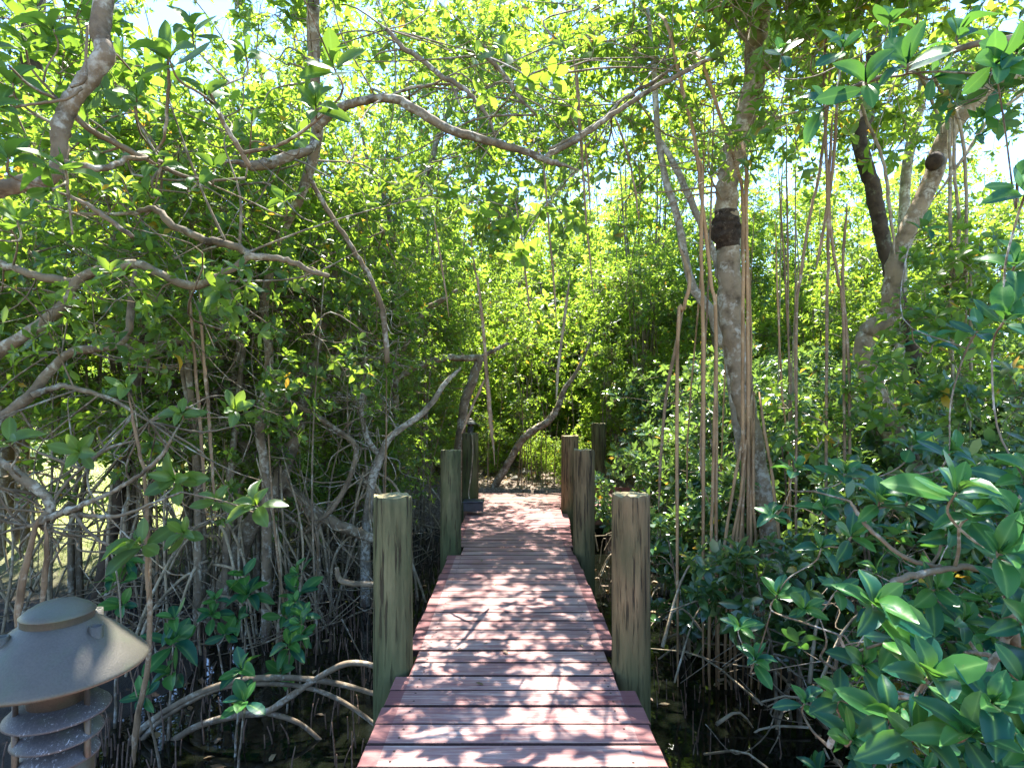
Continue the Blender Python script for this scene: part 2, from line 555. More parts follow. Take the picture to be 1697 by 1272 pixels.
M_FRAME = bark_mat('weathered framing', (.05, .03, .02), (.16, .085, .06), (.25, .19, .14), .3, 6, (1, .2, 3))
for x in (-.47, .47):
    m2 = MB(); box(m2, x - .02, x + .02, -1.6, DECK_END - .01, -.24, -.041); m2.build('stringer', M_FRAME, bw, False)
m2 = MB(); box(m2, .74, 3.4, 8.10, 8.135, -.27, -.045); m2.build('fascia_board', M_FRAME, bw, False)
m2 = MB(); box(m2, .86, 3.4, DECK_END + .008, DECK_END + .05, -.2, .085); m2.build('kerb_board', bark_mat('red kerb paint', (.13, .04, .03), (.26, .095, .07), (.30, .2, .15), .25, 6, (.3, 1, 3)), bw, False)
for yb in (3.06, 5.53, 7.8):
    m2 = MB(); box(m2, -.53, .57, yb + .115, yb + .16, -.44, -.245); m2.build('cross_beam', M_FRAME, bw, False)


def post_mat(name, tint, green, seed):
    m, nt, out = newmat(name)
    tc = nt.nodes.new('ShaderNodeTexCoord').outputs['Object']
    va = nt.nodes.new('ShaderNodeVectorMath'); va.operation = 'ADD'; va.inputs[1].default_value = (seed * 3.7, seed * 1.3, seed * 5.1)
    nt.links.new(tc, va.inputs[0]); v = va.outputs[0]
    gr = noise(nt, 22, 7, .6, v, (1, 1, .10))
    cr = noise(nt, 48, 4, .5, v, (1, 1, .07))
    pt = noise(nt, 3.4, 5, .6, v, (1, 1, .6))
    sp = nt.nodes.new('ShaderNodeSeparateXYZ'); nt.links.new(tc, sp.inputs[0])
    c = ramp(nt, gr, [(.28, tuple(x * .5 for x in tint)), (.5, tint), (.70, tuple(min(1, x * 1.5) for x in tint))])
    c = mixc(nt, ramp(nt, pt, [(.38, (0, 0, 0)), (.66, (.85, .85, .85))]), c, mixc(nt, gr, tuple(x * .5 for x in green), green))
    c = mixc(nt, ramp(nt, cr, [(.575, (0, 0, 0)), (.62, (.85, .85, .85))]), c, (.035, .024, .015))
    # algae and damp near the water
    dz = ramp(nt, math_(nt, 'ADD', math_(nt, 'MULTIPLY', sp.outputs[2], .8), math_(nt, 'MULTIPLY', pt, .3)), [(-0.0, (.8, .8, .8)), (.42, (0, 0, 0))])
    c = mixc(nt, dz, c, (.07, .085, .035))
    b = nd(nt, 'ShaderNodeBsdfPrincipled', Roughness=.85)
    b.inputs['Specular IOR Level'].default_value = .25
    nt.links.new(c, b.inputs['Base Color'])
    nt.links.new(bump(nt, math_(nt, 'SUBTRACT', gr, math_(nt, 'MULTIPLY', ramp(nt, cr, [(.54, (0, 0, 0)), (.64, (1, 1, 1))]), .8)), .9, .015), b.inputs['Normal'])
    nt.links.new(b.outputs[0], out.inputs[0])
    return m


def endgrain_mat():
    m, nt, out = newmat('sawn post top')
    tc = nt.nodes.new('ShaderNodeTexCoord').outputs['Object']
    wv = nt.nodes.new('ShaderNodeTexWave'); wv.wave_type = 'RINGS'; wv.rings_direction = 'Z'
    wv.inputs['Scale'].default_value = 22; wv.inputs['Distortion'].default_value = 3; wv.inputs['Detail'].default_value = 3
    nt.links.new(tc, wv.inputs[0])
    c = ramp(nt, wv.outputs[0], [(0, (.22, .16, .07)), (1, (.42, .34, .17))])
    c = mixc(nt, ramp(nt, noise(nt, 14, 5), [(.45, (0, 0, 0)), (.6, (.7, .7, .7))]), c, (.16, .15, .07))
    b = nd(nt, 'ShaderNodeBsdfPrincipled', Roughness=.85)
    nt.links.new(c, b.inputs['Base Color']); nt.links.new(b.outputs[0], out.inputs[0])
    return m


M_END = endgrain_mat()
PM = [post_mat('post grey green', (.125, .115, .058), (.062, .088, .036), 1), post_mat('post brown', (.185, .122, .062), (.11, .105, .048), 2), post_mat('post mossy', (.09, .085, .04), (.06, .08, .022), 3)]
for k, (x, yy, d, zt, lab) in enumerate(POSTS):
    o = thing('wooden_post', lab or 'round post just below the frame carrying the large tiered lamp', 'post', (x, yy, -.9), 'round wooden posts along the boardwalk')
    S, R = 28, d / 2
    a_ = np.linspace(0, 2 * math.pi, S, endpoint=False)
    zs = np.concatenate([np.linspace(-1.1, zt - .03, 14), [zt - .008, zt]])
    rr = np.concatenate([np.full(14, R), [R * .99, R * .95]])
    ph = rng.uniform(0, 6.28, 3)
    V = []
    for z_, r_ in zip(zs, rr):
        q = r_ * (1 + .012 * np.sin(3 * a_ + ph[0] + z_) + .010 * np.sin(7 * a_ + ph[1]) + rng.normal(0, .004, S)) * (1.02 - .02 * z_)
        lean = (z_) * np.array([.006, .0]) * rng.choice([0, 1])
        V.append(np.stack([x + q * np.cos(a_), yy + q * np.sin(a_), np.full(S, z_) + (rng.normal(0, .0045, S) if z_ > zt - .02 else 0)], -1))
    V = np.vstack(V); n = len(zs)
    i, j = np.meshgrid(np.arange(n - 1), np.arange(S), indexing='ij'); j2 = (j + 1) % S
    mb = MB()
    mb.add(V, [np.stack([i * S + j, i * S + j2, (i + 1) * S + j2, (i + 1) * S + j], -1).reshape(-1, 4)])
    mat = PM[2] if k in (5, 7) else (PM[1] if k in (2, 4, 6) else PM[0])
    mb.build('shaft', mat, o)
    top = V[-S:]
    mb = MB()
    c0 = top.mean(0) - np.array([0, 0, .003])
    inner = c0 + (top - c0) * .55 + np.stack([0 * a_, 0 * a_, rng.normal(0, .0015, S)], -1)
    js = np.arange(S); j2 = (js + 1) % S
    mb.add(np.vstack([top, inner, c0]), [np.stack([js, j2, S + j2, S + js], -1), np.stack([S + js, S + j2, np.full(S, 2 * S)], -1)])
    e = mb.build('cut_top', M_END, o)


# ---------------------------------------------------------------- lamps, box, path light
def lathe(mb, prof, c, S=48, mat=0):
    a_ = np.linspace(0, 2 * math.pi, S, endpoint=False)
    pr = np.asarray(prof, float); n = len(pr)
    V = np.stack([c[0] + pr[:, 0:1] * np.cos(a_), c[1] + pr[:, 0:1] * np.sin(a_), c[2] + np.broadcast_to(pr[:, 1:2], (n, S))], -1)
    i, j = np.meshgrid(np.arange(n - 1), np.arange(S), indexing='ij'); j2 = (j + 1) % S
    mb.add(V.reshape(-1, 3), [np.stack([i * S + j, (i + 1) * S + j, (i + 1) * S + j2, i * S + j2], -1).reshape(-1, 4)], mat)


def metal_mat(name, base, speck=None, rough=.5, metallic=.35):
    m, nt, out = newmat(name)
    n1 = noise(nt, 14, 5); n2 = noise(nt, 420, 3, .6)
    c = ramp(nt, n1, [(.3, tuple(x * .7 for x in base)), (.7, tuple(x * 1.25 for x in base))])
    c = mixc(nt, math_(nt, 'MULTIPLY', n2, .35), c, (.20, .18, .15))
    c = mixc(nt, ramp(nt, noise(nt, 22, 4), [(.50, (0, 0, 0)), (.75, (.45, .45, .45))]), c, (.07, .10, .05))
    if speck:
        n3 = noise(nt, 300, 8, .85, stretch=(1, .6, .5)); n4 = noise(nt, 26, 4)
        c = mixc(nt, math_(nt, 'MULTIPLY', ramp(nt, n3, [(.56, (0, 0, 0)), (.62, (1, 1, 1))]), ramp(nt, n4, [(.35, (.1, .1, .1)), (.6, (1, 1, 1))])), c, speck)
    b = nd(nt, 'ShaderNodeBsdfPrincipled', Roughness=rough, Metallic=metallic)
    nt.links.new(c, b.inputs['Base Color'])
    nt.links.new(bump(nt, n2, .5, .0008), b.inputs['Normal'])
    nt.links.new(b.outputs[0], out.inputs[0])
    return m


M_SHADE = metal_mat('bronze textured shade', (.064, .058, .044))
M_COPPER = metal_mat('copper brown neck', (.075, .048, .035), None, .45, .6)
M_TIER = metal_mat('dirty dark tier', (.028, .03, .045), (.42, .43, .47), .55, .2)


def tier_lamp(name, label, x, y_, zrim, s, post_top):
    """domed cap over a wide cone shade, two smaller louvre plates on a neck"""
    o = thing(name, label, 'lamp', (x, y_, post_top), 'tiered lamps on the posts')
    z = zrim
    def part(nm, prof, mat, c=(0, 0), S=56):
        mb = MB(); lathe(mb, [(r_ * s if r_ > .001 else r_, z + dz * s) for r_, dz in prof], (x + c[0] * s, y_ + c[1] * s, 0), S); mb.build(nm, mat, o)
    bot = (post_top - z) / s - .004
    part('shade', [(.0365, .053), (.050, .043), (.068, .027), (.083, .0105), (.0915, .001), (.093, -.002), (.0925, -.0045), (.090, -.004), (.07, .013), (.0365, .040)], M_SHADE, S=72)
    part('cap', [(.0362, .046), (.0365, .060), (.0378, .0612), (.038, .0625), (.032, .0680), (.022, .0740), (.010, .0775), (.0005, .0785)], M_SHADE)
    part('neck', [(.034, .044), (.034, -.016), (.031, -.019), (.031, -.046), (.026, -.05), (.026, -.10), (.036, -.105), (.036, bot)], M_COPPER)
    for r, dz in ((.0535, -.052), (.046, -.080), (.042, -.105)):
        part('louvre_plate', [(.027, dz + .010), (r * .8, dz + .006), (r * .98, dz - .003), (r, dz - .0055), (r * .97, dz - .006), (r * .8, dz + .003), (.027, dz + .006)], M_TIER)
    for al in (-2.25, -.15, 1.4, 2.9):
        part('screw_boss', [(.0075, .02), (.0075, .049), (.0056, .049), (.0050, .045), (.0005, .045)], M_SHADE, (.052 * math.cos(al), .052 * math.sin(al)), 20)
        part('spacer_rod', [(.0036, -.108), (.0036, -.046), (.003, -.046), (.003, .018)], M_COPPER, (.040 * math.cos(al), .040 * math.sin(al)), 16)
    return o


tier_lamp('post_lamp', 'large weathered bronze tiered lamp with cone shade at bottom left', -.582, .73, 1.053, 1.06, .78)
tier_lamp('post_lamp', 'small tiered lamp far off on top of the mossy left post', -.575, 7.85, 1.045 + .128, .98, 1.045)

bx_ = thing('control_box', 'dark blue-black box on short leg at left deck edge', 'box', (-.50, 7.45, 0))
m, nt, out = newmat('dark plastic'); b = nd(nt, 'ShaderNodeBsdfPrincipled', Roughness=.45); nt.links.new(ramp(nt, noise(nt, 18, 4), [(.3, (.012, .014, .022)), (.7, (.035, .04, .06))]), b.inputs['Base Color']); nt.links.new(b.outputs[0], out.inputs[0]); M_PLASTIC = m
mb = MB(); box(mb, -.63, -.375, 7.36, 7.56, .055, .165, .012); mb.build('case', M_PLASTIC, bx_, False)
mb = MB(); box(mb, -.64, -.365, 7.35, 7.57, .165, .183, .008); mb.build('lid', M_PLASTIC, bx_, False)
mb = MB(); box(mb, -.63, -.585, 7.40, 7.44, -.35, .055, .003); mb.build('leg', M_FRAME, bx_, False)
mb = MB(); tube(mb, catmull([[-.545, 7.72, 1.04], [-.53, 7.71, .8], [-.56, 7.70, .45], [-.585, 7.68, .24], [-.55, 7.57, .12]]), .009, 6); mb.build('cable', M_ROOT_GREY, bx_)

pl = thing('path_light', 'low dark light with pale cap at the foot of the farthest post', 'lamp', (1.40, 9.46, .03))
mb = MB(); lathe(mb, [(.03, -.02), (.03, .12), (.10, .13), (.115, .16), (.112, .19)], (1.42, 9.48, .03), 24); mb.build('body', M_PLASTIC, pl)
mb = MB(); lathe(mb, [(.125, .19), (.12, .205), (.07, .235), (.001, .245)], (1.42, 9.48, .03), 24); mb.build('cap', metal_mat('pale cap', (.45, .45, .43)), pl)


# ---------------------------------------------------------------- trees
def keep(p):
    """free way over the planks and round the camera"""
    x, y_, z = p[:, 0], p[:, 1], p[:, 2]
    cor = (np.abs(x - .05) < .86) & (z < 2.45) & (y_ < 9.5)
    post = (np.abs(x) < 1.0) & (z < 1.35) & (y_ < 6.2)
    plat = (x > 0) & (x < 1.55) & (y_ > 7.6) & (y_ < 10.0) & (z < 1.25)
    near = (np.linalg.norm(p - np.array([0, 0, H]), axis=1) < 1.45)
    lampw = (x < -.1) & (x > -1.35) & (y_ < 2.0) & (z < 1.5)
    return ~(cor | post | near | plat | lampw)


class Tree:
    def __init__(self, label, name='mangrove_tree', cat='tree', base=(0, 0, 0), group=None, masked=True, bark=None, leaf=None):
        self.o = thing(name, label, cat, base, group)
        self.wood, self.crown = MB(), MB()
        self.np_, self.nr = [], []
        self.bark, self.leaf, self.masked = bark or M_BARK, leaf or M_LEAF, masked
        self.has_crown = False

    def limb(self, pts, sides=8, lump=.07, k=5, nodes=True):
        """pts rows: x y z radius"""
        c = catmull(np.asarray(pts, float), k)
        if len(c) > 6:
            j = rng.normal(0, 1, (len(c), 3)) * c[:, 3:4] * np.where(c[:, 3:4] > .022, .07, .2)
            j[0] = j[-1] = 0
            c[:, :3] += j
        tube(self.wood, c[:, :3], np.maximum(c[:, 3], .002), sides, 0, lump * (.55 if c[0, 3] > .03 else 1))
        if nodes:
            self.np_.append(c[:, :3]); self.nr.append(c[:, 3])
        return c

    def fill(self, cen, rad, n, L, lod, m=6, twig=.22, kmin=5, kmax=8, lower=0.0, reach=None, up=.5):
        """n limbs from the skeleton to points spread through an ellipsoid, each with m leaf rosettes"""
        cen, rad = np.asarray(cen, float), np.asarray(rad, float)
        nc = max(3, n // 7)
        d = unit(rng.normal(0, 1, (nc, 3))) * rng.uniform(0, 1, (nc, 1)) ** .42
        T = (cen + d * rad * .95)[rng.integers(0, nc, n)] + rng.normal(0, 1, (n, 3)) * np.minimum(rad * .22, .24)
        if self.masked:
            T = T[keep(T)]
        T = T[T[:, 2] > ground_z(T[:, 0], T[:, 1]) + .12]
        if not len(T):
            return
        N = np.concatenate(self.np_); R = np.concatenate(self.nr)
        dist = np.min(np.linalg.norm(T[:, None] - N[None, ::3], axis=2), axis=1)
        ra, rb, rL, ax = [], [], [], []
        for t in T[np.argsort(dist)]:
            q = np.linalg.norm(N - t, axis=1) + np.maximum(0, N[:, 2] - t[2]) * .8
            i = int(np.argmin(q)); s = N[i]; D = np.linalg.norm(t - s)
            if reach and D > reach:
                continue
            h = rng.normal(0, .13, 3) * D; h[2] += .10 * D
            pts = catmull(np.array([s, s * .6 + t * .4 + h, s * .25 + t * .75 + h * .8 + rng.normal(0, .05, 3) * D, t]), 3)
            r0 = min(R[i] * .75, .0035 + .0075 * D)
            rr = np.linspace(r0, .0028, len(pts))
            tube(self.wood, pts, rr, 4 if lod == 2 else 5, 0, .05, cap=False)
            N = np.vstack([N, pts[2:]]); R = np.concatenate([R, rr[2:]])
            f = rng.uniform(.45, 1, m); f[0] = 1
            a = np.stack([np.interp(f * (len(pts) - 1), np.arange(len(pts)), pts[:, c]) for c in range(3)], 1)
            dr = unit(rng.normal(0, 1, (m, 3)) + np.array([0, 0, up]) + unit(t - s) * .5)
            b = a + dr * (twig * rng.uniform(.35, 1.2, (m, 1)))
            ra.append(a); rb.append(b)
            ax.append(unit(dr + np.array([0, 0, .55])))
        if not ra:
            return
        a, b, ax = np.concatenate(ra), np.concatenate(rb), np.concatenate(ax)
        if self.masked:
            kp = keep(b); a, b, ax = a[kp], b[kp], ax[kp]
        twigs(self.crown, a, b, .0028, .0016, 1)
        rosettes(self.crown, b, ax, L * rng.uniform(.62, 1.22, len(b)), lod, kmin, kmax)
        self.np_, self.nr = [N], [R]
        self.has_crown = True

    def bare(self, cen, rad, n, l0=.4, l1=1.3):
        """long thin leafless branchlets criss-crossing"""
        N = np.concatenate(self.np_)
        for k in range(n):
            p = np.asarray(cen) + unit(rng.normal(0, 1, 3)) * rng.uniform(0, 1) ** .5 * np.asarray(rad)
            s = N[int(np.argmin(np.linalg.norm(N - p, axis=1)))]
            d = unit(rng.normal(0, 1, 3) * np.array([1, .7, .45]) + unit(p - s) * .8) * rng.uniform(l0, l1)
            a = s if np.linalg.norm(p - s) < .8 else p
            pts = catmull([a, a + d * .35 + rng.normal(0, .05, 3), a + d * .7 + rng.normal(0, .08, 3), a + d + rng.normal(0, .05, 3)], 4)
            if not keep(pts).all():
                continue
            tube(self.wood, pts, np.linspace(rng.uniform(.004, .009), .002, len(pts)), 5, 0, .06, False)

    def spot(self, px, py, Y, leafpx, ax=None, k=7, lod=0, part=True):
        """one leaf cluster seen at a given place, joined to the skeleton by its own twig"""
        c = P(px, py, Y); L = leafpx / F * Y
        ax = unit(np.array(ax if ax is not None else rng.normal(0, .35, 3) + np.array([0, -.45, .8]), float))
        N = np.concatenate(self.np_); R = np.concatenate(self.nr)
        q = np.linalg.norm(N - (c - ax * .12), axis=1) + np.maximum(0, N[:, 2] - c[2]) * .4
        i = int(np.argmin(q)); s = N[i]; D = np.linalg.norm(c - s)
        pts = catmull(np.array([s, s * .5 + (c - ax * D * .35) * .5 + rng.normal(0, .05, 3) * D, c - ax * min(.10, D * .3), c]), 4)
        rr = np.linspace(min(R[i] * .8, .004 + .006 * D), .0032, len(pts))
        tube(self.wood, pts, rr, 6, 0, .05)
        N = np.vstack([N, pts[2:]]); R = np.concatenate([R, rr[2:]]); self.np_, self.nr = [N], [R]
        mb = MB() if part else self.crown
        rosettes(mb, c[None], ax[None], np.array([L]), lod, k, k, 0, .08)
        # the rolled bud in the middle
        tube(mb, np.array([c, c + ax * L * .22, c + ax * L * .42]), [.0035, .003, .0008], 5, 0, 0)
        if part:
            mb.build('leaf_cluster', [self.leaf, self.bark], self.o)
        else:
            self.has_crown = True

    def prop(self, start, end, r=.016, mat=None, name='prop_root', arch=.35, sides=7):
        s, e_ = np.asarray(start, float), np.asarray(end, float)
        D = np.linalg.norm(e_ - s)
        h = rng.normal(0, .06, 3) * D
        pts = np.array([s, s * .62 + e_ * .38 + np.array([0, 0, arch * D * .45]) + h, s * .22 + e_ * .78 + np.array([0, 0, arch * D * .3]) + h * .5, e_])
        c = catmull(pts, 6)
        mb = MB(); tube(mb, c, np.linspace(r, r * .75, len(c)), sides, 0, .08)
        return mb.build(name, mat or M_ROOT_GREY, self.o)

    def hang(self, pts, mat=None, name='aerial_root', k=6):
        c = catmull(np.asarray(pts, float), k)
        c[:, :2] += rng.normal(0, .0015, (len(c), 2)); c[:, 3] *= .85; c[:3, 3] *= np.array([.35, .6, .85]); c[-4:, 3] *= np.array([.9, .75, .55, .25])
        mb = MB(); tube(mb, c[:, :3], c[:, 3], 6, 0, .06)
        return mb.build(name, mat or M_ROOT, self.o)

    def done(self):
        if self.wood.n:
            self.wood.build('trunk', self.bark, self.o)
        if self.has_crown:
            self.crown.build('crown', [self.leaf, self.bark], self.o)
        return self.o


def crop(s, ox, oy):
    def f(pts, Y0, Y1=None, wmul=1.0):
        """traced (x, y, width) rows of one enlarged piece of the photo -> x y z radius at real distances"""
        Y1 = Y0 if Y1 is None else Y1
        out = []
        for i, (x, y_, w_) in enumerate(pts):
            Y = Y0 + (Y1 - Y0) * i / max(1, len(pts) - 1)
            out.append([*P(ox + x * s, oy + y_ * s, Y), w_ * s / 2 / F * Y * wmul])
        return np.array(out)
    return f


c0 = crop(1, 0, 0)
c1 = crop(.3538, 0, 70); c2 = crop(.3538, 0, 500); c3 = crop(.3771, 0, 800); c4 = crop(.3538, 500, 70)
c5 = crop(.3538, 560, 480); c7 = crop(.3851, 1050, 70); c8 = crop(.3813, 1050, 520); c9 = crop(.3872, 1040, 760)


def down(p, x=None, y_=None, grow=1.15):
    """carry a traced trunk foot on into the mud"""
    q = p[-1].copy(); g = ground_z(q[0], q[1])
    return np.vstack([p, [q[0] + (x or 0), q[1] + (y_ or 0), g - .08, q[3] * grow]])


# --- near left: mottled branch that climbs out of the frame
t = Tree('near mangrove at top left with thick mottled orange-brown bent limb and big leaves', base=(-2.3, 1.9, -.5), bark=M_BARK_BROWN, leaf=M_LEAF_TOP)
t.limb([[-2.35, 1.9, -.6, .06], [-2.30, 1.92, .5, .055], [-2.15, 1.95, 1.5, .045], [*P(-90, 335, 1.95), .034]], 10)
A = c1([(-254, 740, 80), (0, 690, 78), (130, 655, 74), (225, 640, 72), (275, 570, 70), (278, 440, 72), (305, 330, 76), (370, 230, 80), (430, 150, 82), (490, 50, 86), (470, -60, 86), (500, -330, 80)], 1.95, 2.05)
t.limb(A, 12, .09)
t.limb(c1([(285, 560, 40), (480, 592, 30), (620, 540, 24), (760, 560, 18)], 1.98, 2.3), 6)
t.limb(c1([(300, 300, 30), (420, 405, 28), (540, 475, 28), (690, 550, 28), (800, 600, 20), (950, 645, 14), (1150, 635, 10)], 2.05, 2.7), 7)
t.limb(c1([(330, 210, 14), (395, 180, 14), (402, 90, 13), (410, -80, 12)], 1.9), 6)
t.limb(c1([(385, 215, 15), (300, 268, 15), (150, 290, 13), (0, 320, 12), (-120, 330, 10)], 1.9, 1.8), 6)
t.limb(c1([(40, 110, 10), (150, 210, 14), (260, 265, 15)], 1.7, 1.9), 6)
t.limb(c1([(785, 60, 9), (790, 200, 16), (775, 400, 14), (760, 470, 12), (690, 545, 9)], 2.0, 2.2), 6)
t.limb(c1([(980, 230, 14), (1050, 380, 22), (1110, 480, 24), (1170, 580, 22)], 2.1, 2.2), 7)
t.limb(c1([(330, 720, 14), (430, 775, 22), (520, 840, 24), (620, 912, 22)], 1.9), 7)
t.limb(c1([(280, 560, 12), (310, 650, 16), (325, 760, 12), (340, 900, 9)], 1.75), 6)
for x, yy, Y, lp, ax, k in [(790, 70, 1.9, 76, (-.1, -.6, .7), 8), (300, 580, 1.7, 70, (.1, -.5, .8), 8), (1560, 110, 1.9, 66, (0, -.7, .5), 8), (60, 190, 1.9, 62, (.2, -.5, .8), 7), (40, 540, 1.75, 70, (.3, -.4, .8), 7),
                            (240, 690, 1.7, 44, (-.2, -.6, -.5), 4), (735, 560, 2.2, 46, (.1, -.6, .6), 5), (960, 250, 2.1, 52, (.3, -.6, .5), 5), (1480, 300, 2.0, 62, (.2, -.7, .4), 7), (1150, 50, 2.2, 46, (.2, -.6, .6), 6),
                            (560, 70, 2.2, 50, (-.4, -.6, .6), 6), (1000, 590, 2.4, 40, (.3, -.5, .6), 6), (690, 700, 2.3, 36, (0, -.6, .2), 5), (120, 30, 2.0, 58, (.1, -.5, .8), 7), (420, 480, 2.3, 46, (.2, -.5, .7), 6),
                            (640, 260, 2.4, 46, (.3, -.5, .6), 6), (1180, 370, 2.5, 42, (.3, -.5, .7), 6), (-60, 330, 1.8, 66, (.4, -.4, .8), 7), (250, -60, 2.0, 64, (.1, -.5, .8), 7), (900, -60, 2.1, 60, (.1, -.5, .7), 7),
                            (1400, 430, 2.4, 44, (.3, -.5, .6), 6), (1330, 740, 2.6, 36, (.2, -.6, .5), 6), (880, 680, 2.5, 32, (.2, -.5, .5), 5), (80, 830, 2.2, 44, (.3, -.4, .7), 6)]:
    t.spot(x * .3538, 70 + yy * .3538, Y, lp, ax, k)
t.fill((-1.9, 2.3, 3.3), (1.3, .9, .75), 50, .105, 1, 6)
for x, y_, z in [(-.86, 1.45, 2.8), (-.74, 1.50, 2.84), (-.70, 1.40, 2.76), (-.80, 1.60, 2.82), (-.66, 1.58, 2.88), (-.92, 1.55, 2.8), (-.76, 1.36, 2.7), (-.63, 1.46, 2.9)]:  # unseen leaf clusters added above the frame to shade the near lamp
    x += .15
    t.spot(CX + x / y_ * F, HY - (z - H) / y_ * F, y_, .12 / y_ * F, (rng.normal(0, .2), rng.normal(0, .2), 1), 8, 1, False)
t.done()

# --- left: lichen grey twisted boughs coming in from the left edge
t = Tree('lichen grey mangrove reaching in from the left edge with long snaking boughs', base=(-3.3, 3.1, -.5), bark=M_BARK)
t.limb([[-3.5, 3.2, -.6, .08], [-3.35, 3.15, .3, .07], [-3.0, 3.1, 1.1, .055], [*P(-60, 615, 3.0), .04]], 10)
Fb = c2([(-170, 325, 70), (0, 230, 66), (180, 110, 62), (300, 20, 60)], 3.0)
Fb[:, 3] *= .88
Fb = np.vstack([Fb, c1([(330, 1160, 56), (400, 1090, 54), (560, 1050, 50), (650, 1040, 48), (780, 1100, 48), (900, 1140, 46), (1000, 1110, 42), (1090, 1060, 40), (1180, 1005, 38), (1300, 1015, 36), (1380, 1030, 32), (1450, 1070, 28), (1540, 1095, 26)], 3.0, 3.1, .85)])
t.limb(Fb, 9, .10)
t.limb(c1([(1170, 1000, 34), (1100, 960, 38), (1000, 930, 38), (900, 900, 36), (800, 850, 34), (720, 780, 28), (620, 800, 20), (480, 805, 16), (330, 800, 12)], 3.1, 3.0), 8)
t.limb(c1([(340, 1125, 40), (200, 1100, 38), (100, 1070, 36), (0, 1040, 34), (-100, 1020, 34)], 3.0), 8)
t.limb(c2([(-100, 600, 50), (0, 540, 50), (130, 450, 50), (230, 330, 44), (330, 240, 42), (480, 215, 38), (570, 190, 34), (600, 120, 34), (612, 0, 30), (640, -160, 24)], 3.0, 3.3), 8)
t.limb(c2([(150, 440, 34), (220, 412, 30), (300, 395, 28), (420, 420, 24), (530, 460, 18), (700, 560, 10)], 3.0, 3.2), 7)
t.limb(c2([(0, 740, 26), (80, 810, 44), (190, 885, 46), (240, 960, 44), (190, 1030, 34), (130, 1050, 16)], 2.7), 7)
t.limb(c2([(-80, 660, 24), (0, 740, 26)], 2.8, 2.7), 6)
t.limb(c2([(170, 1040, 34), (260, 995, 36), (330, 975, 34), (420, 940, 24), (560, 870, 20), (680, 790, 20), (760, 715, 18), (800, 640, 13)], 2.7, 2.6), 7)
t.limb(c2([(290, 985, 22), (420, 1000, 22), (560, 1000, 18), (700, 950, 15), (850, 890, 10)], 2.7, 2.6), 6)
t.limb(c2([(240, 960, 16), (300, 860, 14), (430, 740, 16), (520, 680, 14), (640, 650, 8)], 2.7, 2.9), 6)
t.limb(c2([(350, 990, 14), (400, 1060, 16), (470, 1120, 14), (580, 1170, 10)], 2.65), 6)
for q in [[(-40, 850), (60, 890), (200, 960)], [(-40, 960), (70, 970), (220, 985)], [(-40, 1050), (60, 1000), (170, 900)], [(-30, 880), (60, 1000), (140, 1050)], [(-30, 1010), (80, 1040), (180, 1045)]]:
    t.limb(c2([(x, yy, 12) for x, yy in q], 2.6, 2.75), 5, k=6)
for x, yy, Y, lp, ax, k in [(820, 830, 2.7, 52, (.1, -.8, .3), 9), (1200, 950, 2.6, 56, (0, -.7, .6), 7), (850, 520, 2.7, 44, (.2, -.6, .5), 6), (590, 400, 2.7, 40, (.1, -.6, .6), 5), (40, 660, 2.5, 54, (.1, -.6, .6), 5),
                            (370, 700, 2.6, 48, (.2, -.7, .3), 6), (1100, 500, 2.8, 40, (.3, -.5, .4), 6), (1010, 930, 2.7, 40, (.1, -.7, .4), 5), (660, 1130, 2.5, 62, (0, -.6, .7), 8), (860, 1080, 2.6, 44, (.1, -.6, .5), 7)]:
    t.spot(x * .3538, 500 + yy * .3538, Y, lp, ax, k)
t.fill((-2.5, 3.7, 2.9), (1.2, .8, .9), 95, .10, 1, 6, .25)
t.fill((-1.9, 3.9, 1.9), (1.1, .6, .5), 40, .09, 1, 5, .2)
t.fill((-1.75, 2.95, 2.15), (.85, .25, .45), 12, .095, 1, 5, .2)
t.bare((-2.2, 3.6, 2.4), (1.3, .7, 1.3), 90)
t.bare((-2.3, 3.2, .9), (1.0, .5, .6), 60, .3, .9)
rx = t.hang(c2([(600, 420, 14), (650, 680, 18), (680, 850, 20), (690, 1272, 22), (692, 1400, 22)], 2.7), M_ROOT)
t.hang(np.vstack([c3([(640, 60, 20), (655, 400, 24), (650, 800, 26), (600, 1060, 30)], 2.75), [*P(222, 1270, 2.8), .013]]), M_ROOT)
for px in (888, 930):
    t.hang(c2([(px, -60, 14), (px + 22, 240, 16), (px + 50, 560, 18), (px + 62, 760, 16), (px + 80, 1010, 14)], 3.4), M_ROOT)
t.hang(c3([(70, 660, 36), (100, 420, 34), (150, 220, 24), (170, 150, 18)], 2.5), M_ROOT)
t.hang(c3([(180, 600, 26), (205, 330, 26), (200, 170, 18)], 2.55), M_ROOT)
t.done()

# --- left thicket trunks that can be told apart
t = Tree('thick dark trunk standing at the far left edge by the lawn', 'dark_tree', base=(*P(15, 760, 7)[:2], 0), bark=M_BARK_DARK)
t.limb(down(c0([(60, -220, 26), (55, 100, 34), (40, 400, 44), (28, 500, 48), (20, 620, 52), (12, 720, 58)], 7.0), grow=1.3)[::-1], 12)
t.fill((-4.6, 7.2, 5.6), (2.4, 1.2, 1.2), 120, .105, 2, 7, .3)
t.fill((-5.9, 6.9, 4.2), (2.2, 1.4, 1.8), 110, .10, 2, 7, .3)
t.done()

